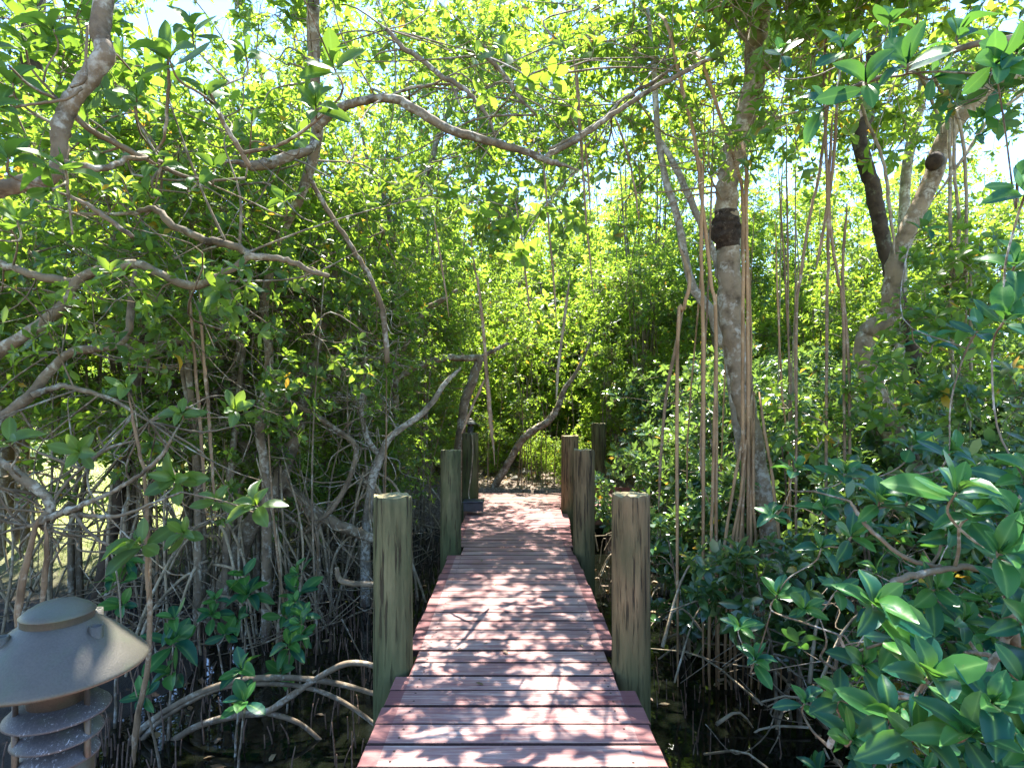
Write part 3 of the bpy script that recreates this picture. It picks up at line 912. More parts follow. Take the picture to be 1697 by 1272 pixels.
t = Tree('dark crooked mangrove trunk left of centre, elbowed under a sunlit bough', base=(*P(165, 990, 5.4)[:2], -.4), bark=M_BARK_DARK)
J = c0([(420, 180, 10), (395, 260, 12), (364, 325, 17), (345, 370, 18), (310, 390, 19), (280, 417, 20), (262, 460, 21), (248, 520, 23), (233, 617, 24), (212, 726, 25), (198, 818, 27), (177, 925, 28), (165, 990, 30)], 5.3)
J[:, 3] *= .8
t.limb(down(J)[::-1], 10)
t.limb(c0([(233, 617, 14), (300, 570, 13), (360, 520, 12), (430, 470, 10)], 5.3, 5.6), 7)
t.limb(c0([(212, 726, 14), (270, 700, 13), (330, 668, 13), (372, 640, 10)], 5.3), 7)
t.fill((-3.0, 5.6, 3.3), (1.6, 1.1, 1.5), 95, .115, 1, 6, .25)
t.bare((-2.8, 5.2, 2.0), (1.5, .6, 1.4), 120)
J0 = P(165, 990, 5.4)
for k in range(12):
    al = rng.uniform(0, 6.28); r_ = rng.uniform(.3, .9)
    e_ = np.array([J0[0] + r_ * math.cos(al), J0[1] + r_ * .7 * math.sin(al), 0]); e_[2] = ground_z(e_[0], e_[1]) - .05
    t.prop(P(205, 790, 5.4) + np.array([0, 0, rng.uniform(-.4, .5)]), e_, rng.uniform(.010, .018))
t.done()

t = Tree('mangrove leaning left in the left thicket, forked trunk crossing another', base=(*P(362, 1004, 5.3)[:2], -.4), bark=M_BARK)
K = down(c0([(560, 430, 9), (530, 560, 14), (505, 660, 19), (492, 712, 22), (474, 765, 25), (456, 811, 27), (428, 850, 28), (400, 905, 30), (362, 1004, 33)], 5.6, 5.2))
t.limb(K[::-1], 10)
t.limb(c0([(640, 900, 14), (560, 870, 20), (502, 832, 24), (439, 776, 24), (410, 740, 23), (389, 691, 21), (385, 640, 18), (400, 560, 14), (370, 470, 11)], 5.5), 9)
t.limb(c0([(474, 660, 8), (540, 700, 9), (590, 745, 9), (560, 830, 9), (510, 880, 9)], 5.2), 6)
t.fill((-2.3, 5.7, 3.0), (1.3, 1.0, 1.5), 95, .11, 1, 6, .25)
t.bare((-2.0, 5.2, 1.6), (1.2, .6, 1.5), 140)
for k in range(14):
    al = rng.uniform(0, 6.28); r_ = rng.uniform(.3, 1.0)
    b0 = P(440, 1000, 5.4); e_ = np.array([b0[0] + r_ * math.cos(al), b0[1] + r_ * .8 * math.sin(al), 0]); e_[2] = ground_z(e_[0], e_[1]) - .05
    t.prop(P(440 + rng.uniform(-20, 20), rng.uniform(760, 860), 5.4), e_, rng.uniform(.009, .017))
t.done()

# --- the long arching bough over the walk
t = Tree('mangrove whose long arched bough crosses high over the boardwalk', base=(*P(480, 830, 4.8)[:2], -.4), bark=M_BARK_BROWN)
t.limb(down(c0([(515, -260, 18), (518, -40, 19), (520, 70, 20), (521, 150, 20), (524, 230, 19), (500, 320, 15), (462, 400, 14), (438, 500, 14), (446, 600, 14), (430, 710, 15), (441, 800, 15)], 3.9, 4.9))[::-1], 10)
t.limb(c4([(60, 410, 44), (130, 340, 42), (200, 300, 40), (300, 272, 40), (430, 265, 40), (520, 310, 42), (640, 382, 42), (720, 420, 40), (800, 442, 38), (980, 492, 34), (1080, 525, 32), (1170, 560, 27), (1260, 588, 12), (1300, 600, 8)], 4.0, 3.7), 10)
t.limb(c4([(1130, 548, 26), (1200, 505, 26), (1300, 450, 25), (1390, 385, 24), (1480, 322, 22), (1600, 245, 22), (1696, 190, 22), (1850, 110, 20), (2000, 40, 16)], 3.75, 3.9), 8)
t.limb(c4([(1160, 500, 14), (1280, 440, 15), (1400, 370, 15), (1480, 290, 14), (1550, 240, 16), (1696, 150, 16), (1800, 60, 14)], 3.8, 4.2), 7)
t.limb(c4([(400, -60, 20), (460, 10, 24), (560, 80, 24), (640, 150, 24), (700, 182, 24), (760, 220, 22), (830, 290, 18), (880, 365, 14), (905, 440, 8)], 4.2, 4.0), 8)
t.limb(c4([(850, 60, 16), (920, 120, 20), (970, 180, 22), (1010, 250, 16), (1100, 340, 10)], 4.1), 7)
t.limb(c4([(410, 250, 14), (500, 220, 14), (570, 205, 14), (700, 195, 10)], 4.3), 6)
t.limb(c1([(1480, 470, 40), (1440, 510, 40), (1370, 530, 44), (1270, 565, 50), (1180, 580, 46), (1100, 560, 20), (1000, 570, 14)], 4.0, 3.6), 8)
t.limb(c4([(20, 590, 20), (60, 680, 22), (130, 800, 24), (190, 890, 24), (240, 970, 22), (320, 1100, 22), (360, 1200, 24), (385, 1300, 26), (400, 1500, 26)], 4.2, 4.6), 7)
for pts in [[(1130, 560), (1145, 700), (1160, 900), (1180, 1100), (1195, 1330)], [(1290, 100), (1305, 380), (1330, 800), (1370, 1210)], [(1325, 420), (1340, 620), (1355, 810)], [(1460, 330), (1520, 500), (1560, 680), (1580, 840)],
            [(1000, 740), (1030, 900), (1050, 1100), (1072, 1290)], [(620, 820), (650, 1000), (690, 1290)], [(790, 900), (805, 1020), (850, 1290)], [(1270, 40), (1285, 180), (1310, 560)]]:
    t.hang(c4([(x, yy, 12) for x, yy in pts], 3.9), M_ROOT)
t.hang(c5([(655, -60, 16), (670, 80, 18), (690, 300, 22), (705, 500, 26), (718, 640, 24), (730, 760, 10), (735, 830, 4)], 4.4), M_ROOT)
t.hang(c5([(690, 415, 14), (660, 480, 16), (620, 570, 16), (580, 675, 16)], 4.4), M_ROOT)
t.hang(c5([(1085, -60, 16), (1060, 150, 18), (1035, 330, 18), (1022, 520, 18)], 5.2), M_ROOT_GREY)
for x, yy, Y, lp, ax, k in [(1030, 985, 3.3, 40, (0, -.6, -.7), 9), (1280, 840, 3.5, 34, (0, -.5, -.5), 5), (830, 800, 3.5, 32, (0, -.3, -.8), 7), (990, 840, 3.5, 32, (0, -.3, -.8), 6), (690, 690, 3.6, 30, (0, -.3, -.7), 6), (1120, 780, 3.5, 30, (.1, -.3, -.8), 6), (760, 960, 3.6, 28, (0, -.3, -.8), 5), (880, 700, 3.6, 30, (.1, -.3, -.8), 6),
                            (1060, 170, 3.6, 34, (.2, -.5, -.5), 6), (870, 230, 3.6, 34, (-.2, -.5, -.6), 5), (1180, 160, 3.6, 34, (.2, -.5, -.4), 6), (1270, 320, 3.6, 30, (.2, -.6, -.3), 5), (1240, 30, 3.5, 36, (.2, -.5, .5), 6), (960, 30, 3.5, 36, (-.1, -.5, .5), 6), (820, 60, 3.5, 36, (.2, -.5, .5), 6), (1370, 20, 3.4, 40, (.2, -.5, .6), 6)]:
    t.spot(500 + x * .3538, 70 + yy * .3538, Y, lp, ax, k)
t.bare((-.2, 4.6, 4.0), (2.4, 1.0, .9), 90, .5, 1.5)
t.fill((-.1, 5.2, 4.6), (2.5, 1.6, .9), 105, .105, 1, 6, .25)
t.fill((.2, 7.6, 5.2), (2.0, 1.6, .9), 110, .105, 2, 7, .28)
t.fill((-.2, 4.4, 3.0), (1.3, .8, .35), 34, .10, 1, 4, .2, up=-.2)
t.done()

# --- centre left uprights
t = Tree('grey forked mangrove stem rising in the middle distance left of the walk', base=(*P(655, 760, 7.6)[:2], -.3), bark=M_BARK)
t.limb(down(c4([(410, 790, 22), (425, 900, 28), (430, 1100, 30), (435, 1300, 32), (440, 1700, 34), (430, 2050, 36)], 7.6))[::-1], 9)
t.limb(c4([(420, 850, 26), (460, 790, 26), (540, 690, 28), (600, 580, 28), (640, 440, 26), (680, 340, 22), (740, 200, 18)], 7.6, 8.0), 8)
t.limb(c4([(415, 830, 24), (390, 740, 24), (350, 650, 22), (310, 560, 16), (280, 420, 12)], 7.6), 8)
t.fill((-1.6, 7.9, 4.0), (1.7, 1.3, 1.9), 150, .10, 2, 7, .28)
t.fill((-1.3, 8.6, 6.5), (2.9, 1.4, 1.4), 190, .105, 2, 7, .28)
t.fill((-1.5, 7.6, 1.6), (.8, .6, .8), 40, .08, 2, 6, .2)
t.done()

t = Tree('mangrove with pale lichen-white slanting bough left of the second left post', base=(*P(606, 905, 5.9)[:2], -.5), bark=M_BARK_PALE)
VV = down(c5([(575, 365, 14), (540, 400, 24), (500, 440, 32), (440, 530, 36), (360, 605, 40), (280, 660, 42), (230, 710, 46), (190, 810, 50), (160, 900, 56), (140, 1050, 58), (130, 1200, 60)], 5.8)); VV[:, 3] *= .74
t.limb(VV[::-1], 10)
t.limb(c5([(200, 780, 30), (140, 700, 26), (110, 560, 24), (130, 420, 22), (120, 260, 18)], 5.9), 8)
t.fill((-1.75, 6.2, 2.7), (.9, .8, 1.5), 110, .095, 1, 6, .22)
t.bare((-1.6, 5.8, 1.6), (.9, .5, 1.6), 110, .3, 1.0)
for k in range(16):
    al = rng.uniform(0, 6.28); r_ = rng.uniform(.25, .75)
    b0 = P(600, 930, 5.8); e_ = np.array([b0[0] + r_ * math.cos(al), b0[1] + r_ * .9 * math.sin(al), 0]); e_[2] = ground_z(e_[0], e_[1]) - .05
    t.prop(P(612 + rng.uniform(-10, 10), rng.uniform(760, 880), 5.8), e_, rng.uniform(.008, .015))
t.done()

t = Tree('dark mangrove with level bough behind the lamp-topped post', base=(*P(755, 830, 8.6)[:2], -.4), bark=M_BARK_BROWN)
t.limb(down(c5([(665, 315, 40), (640, 400, 44), (600, 510, 46), (572, 690, 44), (560, 850, 46)], 8.4))[::-1], 9)
t.limb(c5([(670, 318, 34), (590, 322, 30), (500, 318, 32), (400, 350, 32), (330, 380, 30), (250, 440, 26)], 8.4, 8.0), 8)
t.limb(c5([(660, 320, 22), (720, 290, 20), (800, 250, 16)], 8.4), 7)
t.limb(c5([(280, 310, 30), (350, 200, 30), (395, 105, 30), (470, 60, 26), (560, 0, 14)], 8.0), 8)
t.limb(c5([(250, 440, 26), (265, 370, 28), (280, 310, 30)], 8.0), 8)
t.fill((-1.0, 8.9, 3.2), (1.5, 1.1, 1.4), 140, .085, 2, 6, .25)
t.done()

t = Tree('bent brown mangrove leaning right over the far end of the walk', base=(*P(808, 830, 9.75)[:2], 0), bark=M_BARK_BROWN)
t.limb(down(c5([(1180, 250, 10), (1120, 380, 16), (1060, 470, 24), (1030, 550, 30), (985, 615, 34), (900, 668, 34), (850, 720, 33), (800, 810, 34), (750, 890, 36), (700, 985, 38)], 9.8))[::-1], 10)
t.fill((.9, 10.6, 3.4), (1.6, .9, 1.3), 90, .09, 2, 6, .25)
t.fill((-.1, 10.2, 1.2), (.5, .4, .7), 24, .09, 2, 6, .2)
t.done()

# --- right: the big pale trunk with the black burl
t = Tree('big pale grey mangrove trunk with black charred burl, right of the walk', base=(*P(1275, 1000, 4.4)[:2], -.5), bark=M_BARK_TAN)
Z = c7([(640, -420, 70), (560, -160, 84), (530, 0, 92), (520, 150, 98), (492, 300, 104), (445, 420, 104), (415, 520, 98), (402, 640, 100), (400, 760, 110), (410, 850, 106), (410, 1000, 108), (425, 1200, 116)], 4.5)
Z[:, 3] *= .9
Z = np.vstack([Z, c8([(450, 180, 112), (480, 360, 100), (515, 520, 86), (560, 760, 84), (590, 1000, 86)], 4.5, 4.4, .9)])
t.limb(down(Z)[::-1], 14, .06)
mb = MB(); cz = c7([(400, 728, 84), (398, 765, 108), (396, 800, 124), (402, 840, 118), (408, 885, 86)], 4.49); cz = catmull(cz, 6)
tube(mb, cz[:, :3], cz[:, 3] * 1.03, 28, 0, .11); mb.build('burl', M_BURL, t.o)
t.limb(c7([(560, 110, 50), (640, 50, 40), (720, -10, 34), (860, -120, 24)], 4.5, 4.2), 8)
t.limb(c7([(530, 20, 40), (420, -90, 34), (250, -220, 26), (60, -330, 18)], 4.5, 4.9), 8)
for q in [[(515, 345), (470, 560), (440, 720), (395, 1000), (370, 1300)], [(520, 350), (490, 560), (455, 900), (425, 1300)], [(500, 430), (475, 800), (445, 1320)], [(515, 340), (510, 800), (512, 1200)], [(525, 380), (520, 700), (530, 1000), (545, 1250)], [(360, -40), (355, 300), (345, 700), (330, 1320)], [(545, 385), (575, 540), (605, 720), (640, 1090)], [(505, 460), (480, 700), (415, 1080), (400, 1330)]]:
    h_ = c8([(x, yy, 16) for x, yy in q], 4.12, 4.06)
    h_[0] = [*P(1050 + q[0][0] * .3813, 520 + (q[0][1] - 45) * .3813, 4.36), h_[0][3]]
    t.hang(down(h_, grow=1.0), M_ROOT_TAN)
for q in [[(150, -60), (200, 160), (260, 400), (290, 640), (310, 820), (335, 1050), (355, 1300)], [(300, 100), (380, 340), (440, 530), (470, 690), (470, 1272)], [(478, 480), (485, 800), (492, 1272)], [(240, 1010), (215, 1150), (190, 1300)], [(295, 560), (290, 900), (300, 1290)]]:
    h_ = c7([(x, yy, 19) for x, yy in q], 4.1)
    h_ = np.vstack([[h_[0][0] + .02, 4.45, h_[0][2] + .35, h_[0][3]], h_])
    t.hang(down(h_, grow=1.0) if q[-1][1] > 1200 else h_, M_ROOT_TAN)
t.hang(c8([(215, -10, 16), (180, 160, 18), (145, 330, 18), (120, 600, 16), (108, 860, 16)], 4.8), M_ROOT)
t.hang(c8([(300, -10, 12), (298, 300, 12), (302, 700, 12)], 4.4), M_ROOT)
t.fill((.5, 8.4, 6.7), (1.7, 1.3, 1.1), 85, .105, 2, 7, .28)
t.fill((2.3, 6.1, 5.3), (2.1, 1.9, 1.0), 130, .105, 1, 6, .28)
for k in range(11):
    px, Y = rng.uniform(1090, 1330), rng.uniform(4.2, 6.2)
    top = P(px + rng.uniform(-30, 30), rng.uniform(60, 420), Y); x1 = P(px, 900, Y)[0]
    t.hang([[*top, .008], [(top[0] * .6 + x1 * .4), Y + rng.normal(0, .05), top[2] * .6, .009], [x1, Y, top[2] * .25, .009], [x1 + rng.normal(0, .05), Y + rng.normal(0, .05), -.75 if k % 3 else rng.uniform(.2, .9), .009]], [M_ROOT, M_ROOT_TAN, M_ROOT_GREY][k % 3])
t.fill((2.2, 3.7, 4.5), (1.4, .7, .7), 250, .115, 1, 6, .28)  # dense canopy added, mostly above the frame, to shade the right foreground
t.bare((1.6, 4.4, 3.8), (1.8, .5, .8), 50, .5, 1.4)
t.fill((2.3, 4.3, 3.2), (1.3, .5, .9), 26, .10, 1, 5, .25)
t.done()

t = Tree('slender grey forked mangrove just left of the burl trunk', base=(*P(1205, 900, 4.9)[:2], -.5), bark=M_BARK_PALE)
t.limb(down(np.vstack([c7([(60, -140, 16), (85, 80, 22), (95, 240, 26), (108, 420, 28), (140, 600, 30), (190, 750, 32), (235, 980, 34), (270, 1080, 40), (330, 1150, 42), (375, 1290, 40)], 4.9), c8([(405, 150, 38), (440, 420, 38), (470, 700, 40)], 4.9)]))[::-1], 9)
t.limb(c7([(118, 430, 26), (160, 500, 28), (210, 600, 30), (280, 760, 30), (345, 910, 30), (368, 1010, 28)], 4.9, 4.7), 8)
t.fill((.9, 5.6, 4.4), (1.2, 1.0, .9), 70, .095, 1, 6, .25)
t.done()

t = Tree('brown mangrove at right with sawn knot, its limb bending out of frame', base=(*P(1500, 760, 4.7)[:2], -.5), bark=M_BARK_TAN)
AA = c7([(1950, 60, 60), (1800, 100, 66), (1680, 140, 76), (1550, 195, 84), (1420, 295, 84), (1325, 450, 84), (1275, 610, 84), (1190, 790, 84), (1135, 930, 84), (1112, 1080, 88), (1118, 1180, 92)], 4.3, 4.6)
AA[:, 3] *= .86
t.limb(AA, 12, .05)
t.limb(np.vstack([AA[-2:-1], c8([(1110, 20, 92), (1030, 70, 84), (1000, 150, 80), (1020, 260, 84), (1060, 380, 92), (1120, 500, 98), (1190, 660, 100), (1250, 900, 104), (1290, 1200, 110)], 4.6)]), 12, .05)
mb = MB(); kc = np.vstack([c7([(1297, 512, 76)], 4.37), c7([(1294, 514, 70)], 4.30), c7([(1290, 516, 60)], 4.255)]); tube(mb, kc[:, :3], kc[:, 3], 16, 0, .07); mb.build('sawn_knot', M_BARK_DARK, t.o)
for q in [[(1290, 140), (1400, 340), (1430, 600), (1432, 900), (1430, 1210)], [(1362, 120), (1358, 400), (1362, 600), (1370, 1272), (1372, 1600)], [(1380, 560), (1402, 800), (1375, 1000), (1350, 1210)], [(980, 260), (1070, 500), (1100, 700), (1125, 920)], [(1220, 90), (1260, 200), (1310, 320), (1330, 390)], [(1690, 190), (1540, 320), (1430, 480), (1290, 680)], [(1450, 1200), (1452, 1400), (1448, 1700)]]:
    h_ = c7([(x, yy, 16) for x, yy in q], 4.1)
    t.hang(np.vstack([[h_[0][0], 4.1, h_[0][2] + .4, h_[0][3]], h_]), M_ROOT_GREY)
for q in [[(835, 290), (800, 560), (760, 740), (720, 1000), (700, 1290)], [(820, 120), (832, 560), (838, 900), (830, 1290)], [(875, 290), (850, 600), (810, 840), (785, 980)], [(840, 600), (850, 820), (880, 1020), (905, 1290)], [(900, 1000), (920, 1300), (930, 1650)]]:
    h_ = c7([(x, yy, 15) for x, yy in q], 4.0)
    t.hang(np.vstack([[h_[0][0] + .03, 4.0, h_[0][2] + .5, h_[0][3]], h_] + ([[h_[-1][0], 4.0, -.7, h_[0][3]]] if q[-1][1] > 1200 else [])), M_ROOT)
t.fill((3.6, 4.9, 4.7), (1.7, 1.3, 1.1), 70, .10, 1, 6, .28)
t.fill((3.3, 4.2, 2.6), (.9, .45, .9), 34, .10, 1, 5, .25)
t.fill((2.75, 4.1, 1.5), (.7, .4, .5), 36, .105, 1, 5, .2)
t.done()

t = Tree('dark red-brown wavy mangrove stem behind the knotted tree', base=(*P(1560, 720, 5.4)[:2], -.5), bark=M_BARK_DARK)
t.limb(down(np.vstack([c7([(1060, -300, 44), (1035, -60, 52), (1025, 120, 56), (1005, 300, 60), (972, 410, 62), (1005, 550, 62), (1040, 680, 62), (1062, 800, 62), (1100, 940, 60), (1130, 1080, 58)], 5.4), c8([(1190, 20, 56), (1210, 150, 54), (1255, 300, 54), (1320, 450, 56), (1390, 640, 60), (1430, 860, 64)], 5.4)]))[::-1], 10)
t.fill((3.6, 6.0, 5.2), (1.6, 1.2, 1.0), 80, .10, 1, 6, .28)
t.done()
t = Tree('thin silver grey stem seen against blue sky at right', base=(*P(1500, 780, 6.6)[:2], -.5), bark=M_BARK_PALE)
t.limb(down(c7([(1200, -300, 26), (1195, -40, 30), (1225, 90, 36), (1245, 180, 40), (1228, 290, 42), (1190, 450, 42), (1168, 620, 42), (1160, 800, 42), (1150, 1100, 44), (1160, 1700, 46)], 6.6))[::-1], 8)
t.fill((4.6, 7.2, 4.6), (1.8, 1.2, 1.3), 70, .10, 2, 6, .3)
t.done()

# --- right foreground shrub with broad blue-green leaves
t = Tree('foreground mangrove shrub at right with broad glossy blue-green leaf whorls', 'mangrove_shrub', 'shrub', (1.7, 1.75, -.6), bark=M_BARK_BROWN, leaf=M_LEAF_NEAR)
t.limb([[1.75, 1.85, -.85, .028], [1.62, 1.75, -.2, .025], [1.50, 1.62, .35, .022], [*P(1680, 1090, 1.55), .018]], 9)
t.limb(c9([(1660, 800, 40), (1640, 620, 44), (1635, 500, 44), (1615, 420, 34), (1570, 400, 16)], 1.55, 1.5), 8)
t.limb(c9([(1640, 700, 34), (1600, 810, 34), (1545, 900, 28), (1520, 980, 24), (1522, 1070, 18)], 1.52, 1.5), 8)
t.limb(c9([(1750, 820, 28), (1690, 832, 28), (1600, 850, 24), (1500, 830, 20), (1450, 825, 14)], 1.6, 1.55), 7)
t.limb(c9([(1640, 520, 26), (1550, 478, 24), (1430, 466, 28), (1260, 490, 30), (1150, 520, 28), (1100, 560, 16), (1070, 620, 12)], 1.6, 1.6), 8)
t.limb(c9([(1400, 466, 22), (1300, 455, 20), (1180, 415, 20), (1050, 312, 18), (985, 230, 16), (950, 180, 10)], 1.6, 1.8), 7)
t.limb(c9([(1290, 950, 10), (1215, 1018, 20), (1040, 1012, 18), (980, 1060, 22), (910, 1138, 26), (860, 1230, 30)], 1.7, 1.8), 7)
t.limb(c9([(900, 750, 10), (960, 860, 18), (1060, 960, 20), (1215, 1018, 16)], 1.9, 1.75), 6)
for x, yy, Y, lp, ax, k in [(1410, 140, 1.45, 92, (0, -.45, .85), 9), (1590, 400, 1.38, 84, (-.1, -.6, .7), 9), (1055, 620, 1.5, 84, (-.05, -.6, .75), 9), (1290, 930, 1.38, 104, (0, -.5, .8), 9), (1080, 180, 1.75, 66, (0, -.5, .8), 8),
                            (720, 40, 2.3, 46, (0, -.4, .9), 9), (640, 580, 2.2, 50, (0, -.5, .8), 10), (545, 860, 2.4, 44, (0, -.4, .7), 9), (480, 720, 2.5, 40, (-.1, -.5, .7), 7), (910, 1030, 1.7, 62, (-.1, -.6, .7), 7), (760, 1040, 2.0, 44, (-.1, -.5, .8), 6),
                            (1440, 690, 1.6, 66, (.1, -.6, .7), 8), (1660, 230, 1.4, 78, (-.2, -.5, .8), 8), (1560, 1040, 1.3, 96, (-.1, -.6, .7), 8), (1690, 960, 1.35, 96, (-.3, -.5, .8), 8), (1200, 180, 1.7, 60, (.1, -.5, .8), 7), (830, 380, 2.1, 46, (0, -.5, .7), 8), (960, 330, 1.9, 54, (0, -.6, .6), 6),
                            (1320, 560, 1.6, 66, (0, -.7, .4), 7), (1150, 760, 1.65, 66, (0, -.7, .5), 8), (1130, 1100, 1.5, 80, (0, -.6, .7), 8), (900, 560, 2.0, 50, (0, -.6, .6), 8), (1480, 240, 1.5, 74, (0, -.6, .5), 7), (1010, 880, 1.75, 58, (0, -.6, .7), 7), (760, 640, 2.1, 46, (0, -.6, .6), 7),
                            (1640, 580, 1.5, 74, (-.1, -.7, .4), 7), (1370, 320, 1.65, 66, (0, -.6, .6), 8), (620, 240, 2.4, 40, (0, -.5, .7), 8), (1700, 90, 1.5, 78, (-.3, -.5, .7), 8), (1240, 1180, 1.4, 96, (0, -.6, .7), 8), (960, 1200, 1.6, 70, (0, -.6, .7), 8), (1460, 1180, 1.3, 100, (0, -.6, .7), 8), (1680, 1180, 1.3, 100, (-.1, -.6, .7), 8),
                            (930, 60, 2.2, 48, (.1, -.5, .8), 8), (1560, 120, 1.7, 62, (0, -.5, .7), 7), (1220, -60, 2.2, 50, (0, -.5, .8), 8), (1380, -30, 2.0, 52, (.1, -.5, .8), 7), (840, 200, 2.2, 46, (0, -.5, .7), 8), (1690, 700, 1.4, 80, (-.2, -.6, .5), 7)]:
    t.spot(1040 + x * .3872, 760 + yy * .3872, Y, lp * 1.0, ax, k)
for x, yy, Y, lp, ax, k in [(1600, 1190, 1.55, 76, (-.2, -.6, .6), 8), (1690, 640, 1.5, 60, (-.3, -.6, .5), 6), (1640, 960, 1.6, 70, (-.3, -.6, .5), 6), (1480, 1240, 1.9, 54, (0, -.5, .7), 7), (1240, 800, 2.6, 40, (.1, -.6, .6), 5), (1290, 1290, 2.4, 46, (0, -.5, .8), 7)]:
    t.spot(1050 + x * .3851, 70 + yy * .3851, Y, lp, ax, k)
t.fill((2.1, 2.55, .25), (.85, .5, .65), 75, .115, 0, 5, .2)
t.bare((2.0, 2.3, .2), (.8, .5, .6), 40, .25, .7)
t.fill((1.75, 2.0, -.1), (.5, .4, .4), 26, .11, 0, 4, .2)
t.done()

# --- leaves hanging in from above at the top right
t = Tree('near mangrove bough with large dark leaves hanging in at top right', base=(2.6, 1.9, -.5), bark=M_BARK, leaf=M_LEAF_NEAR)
t.limb([[2.75, 1.9, -.6, .05], [2.7, 1.9, 1.0, .045], [2.5, 1.85, 2.3, .035], [*P(1860, 40, 1.85), .022], [*P(1700, 60, 1.8), .014], [*P(1560, 90, 1.8), .009], [*P(1400, 150, 1.9), .006]], 8)
for x, yy, Y, lp, ax, k in [(820, 265, 1.95, 62, (-.2, -.7, .4), 7), (1000, 170, 1.8, 76, (-.4, -.6, .2), 5), (1180, 90, 1.75, 76, (-.3, -.6, .5), 6), (1560, 90, 1.6, 76, (-.1, -.6, -.1), 7), (1650, 40, 1.6, 80, (-.2, -.6, .4), 7), (1300, 150, 1.8, 56, (.1, -.6, -.2), 4),
                            (900, 20, 2.0, 56, (-.2, -.5, .5), 6), (1400, -40, 1.8, 66, (0, -.5, .6), 7), (640, 40, 2.3, 40, (-.2, -.5, .4), 6), (1100, -80, 2.0, 60, (0, -.5, .6), 7), (1650, 600, 1.7, 60, (-.4, -.5, .4), 5)]:
    t.spot(1050 + x * .3851, 70 + yy * .3851, Y, lp, ax, k)
t.fill((2.3, 2.6, 3.6), (1.1, .9, .6), 40, .11, 1, 6)
t.done()


# --- shrubs of the right bank
def shrub(x, y_, h, r, n, L, lod, label, group=None, leaf=None, stems=4, name='mangrove_shrub', m=6):
    g = float(ground_z(x, y_))
    t = Tree(label, name, 'shrub', (x, y_, g), group, leaf=leaf or M_LEAF_R, bark=M_BARK)
    for k in range(stems):
        al = rng.uniform(0, 6.28); q = r * rng.uniform(.2, .75)
        t.limb([[x + .08 * math.cos(al), y_ + .08 * math.sin(al), g - .06, .014], [x + q * .35 * math.cos(al), y_ + q * .35 * math.sin(al), g + h * .35, .012], [x + q * .8 * math.cos(al + .3), y_ + q * .8 * math.sin(al + .3), g + h * .65, .009], [x + q * math.cos(al + .2), y_ + q * math.sin(al + .2), g + h * .9, .005]], 5, .06, 4)
    t.fill((x, y_, g + h * .64), (r, r, h * .40), n, L, lod, m, .18)
    t.bare((x, y_, g + h * .4), (r, r, h * .35), 26, .25, .7)
    for k in range(5):
        al = rng.uniform(0, 6.28); q = rng.uniform(.2, .6) * r
        e_ = np.array([x + q * math.cos(al), y_ + q * math.sin(al), 0]); e_[2] = float(ground_z(e_[0], e_[1])) - .04
        t.prop(np.array([x, y_, g + rng.uniform(.15, .5)]), e_, rng.uniform(.007, .013), None, 'prop_root', .4, 5)
    t.done()


RS = [(1.75, 3.6, 1.25, .42, 'low glossy shrub beside the nearest right post'), (2.3, 3.5, 1.5, .65, 'glossy shrub in front of the hanging orange-brown roots'), (3.2, 3.6, 1.9, .8, 'tall glossy shrub at the right edge behind the foreground whorls'),
      (1.45, 4.7, 1.25, .5, 'small-leaved shrub between the two nearest right posts'), (2.3, 5.0, 1.9, .8, 'dense shrub under the burl trunk'), (3.5, 5.2, 2.1, .9, 'dense shrub at the foot of the knotted tree'), (1.65, 6.2, 1.8, .6, 'sparkling shrub right of the second right post'),
      (2.6, 6.6, 2.3, .9, 'high shrub behind the slender forked stem'), (4.0, 6.9, 2.5, 1.1, 'high shrub behind the wavy dark stem'), (2.1, 7.2, 1.4, .45, 'low bright shrub beside the side platform'), (5.2, 5.6, 2.4, 1.1, 'dense shrub far out on the right bank'),
      (3.2, 8.2, 2.6, 1.1, 'broad shrub behind the side platform end'), (5.0, 8.4, 2.8, 1.3, 'broad far shrub toward the right frame edge'), (2.45, 9.9, 1.8, .7, 'bushy plant just right of the farthest post')]
for x, y_, h, r, lab in RS:
    near = y_ < 5.3
    shrub(x, y_, h, r, int((95 if near else 130) * (r / .8) ** 1.6), .125 if near else .115, 1 if near else 2, lab, m=6)

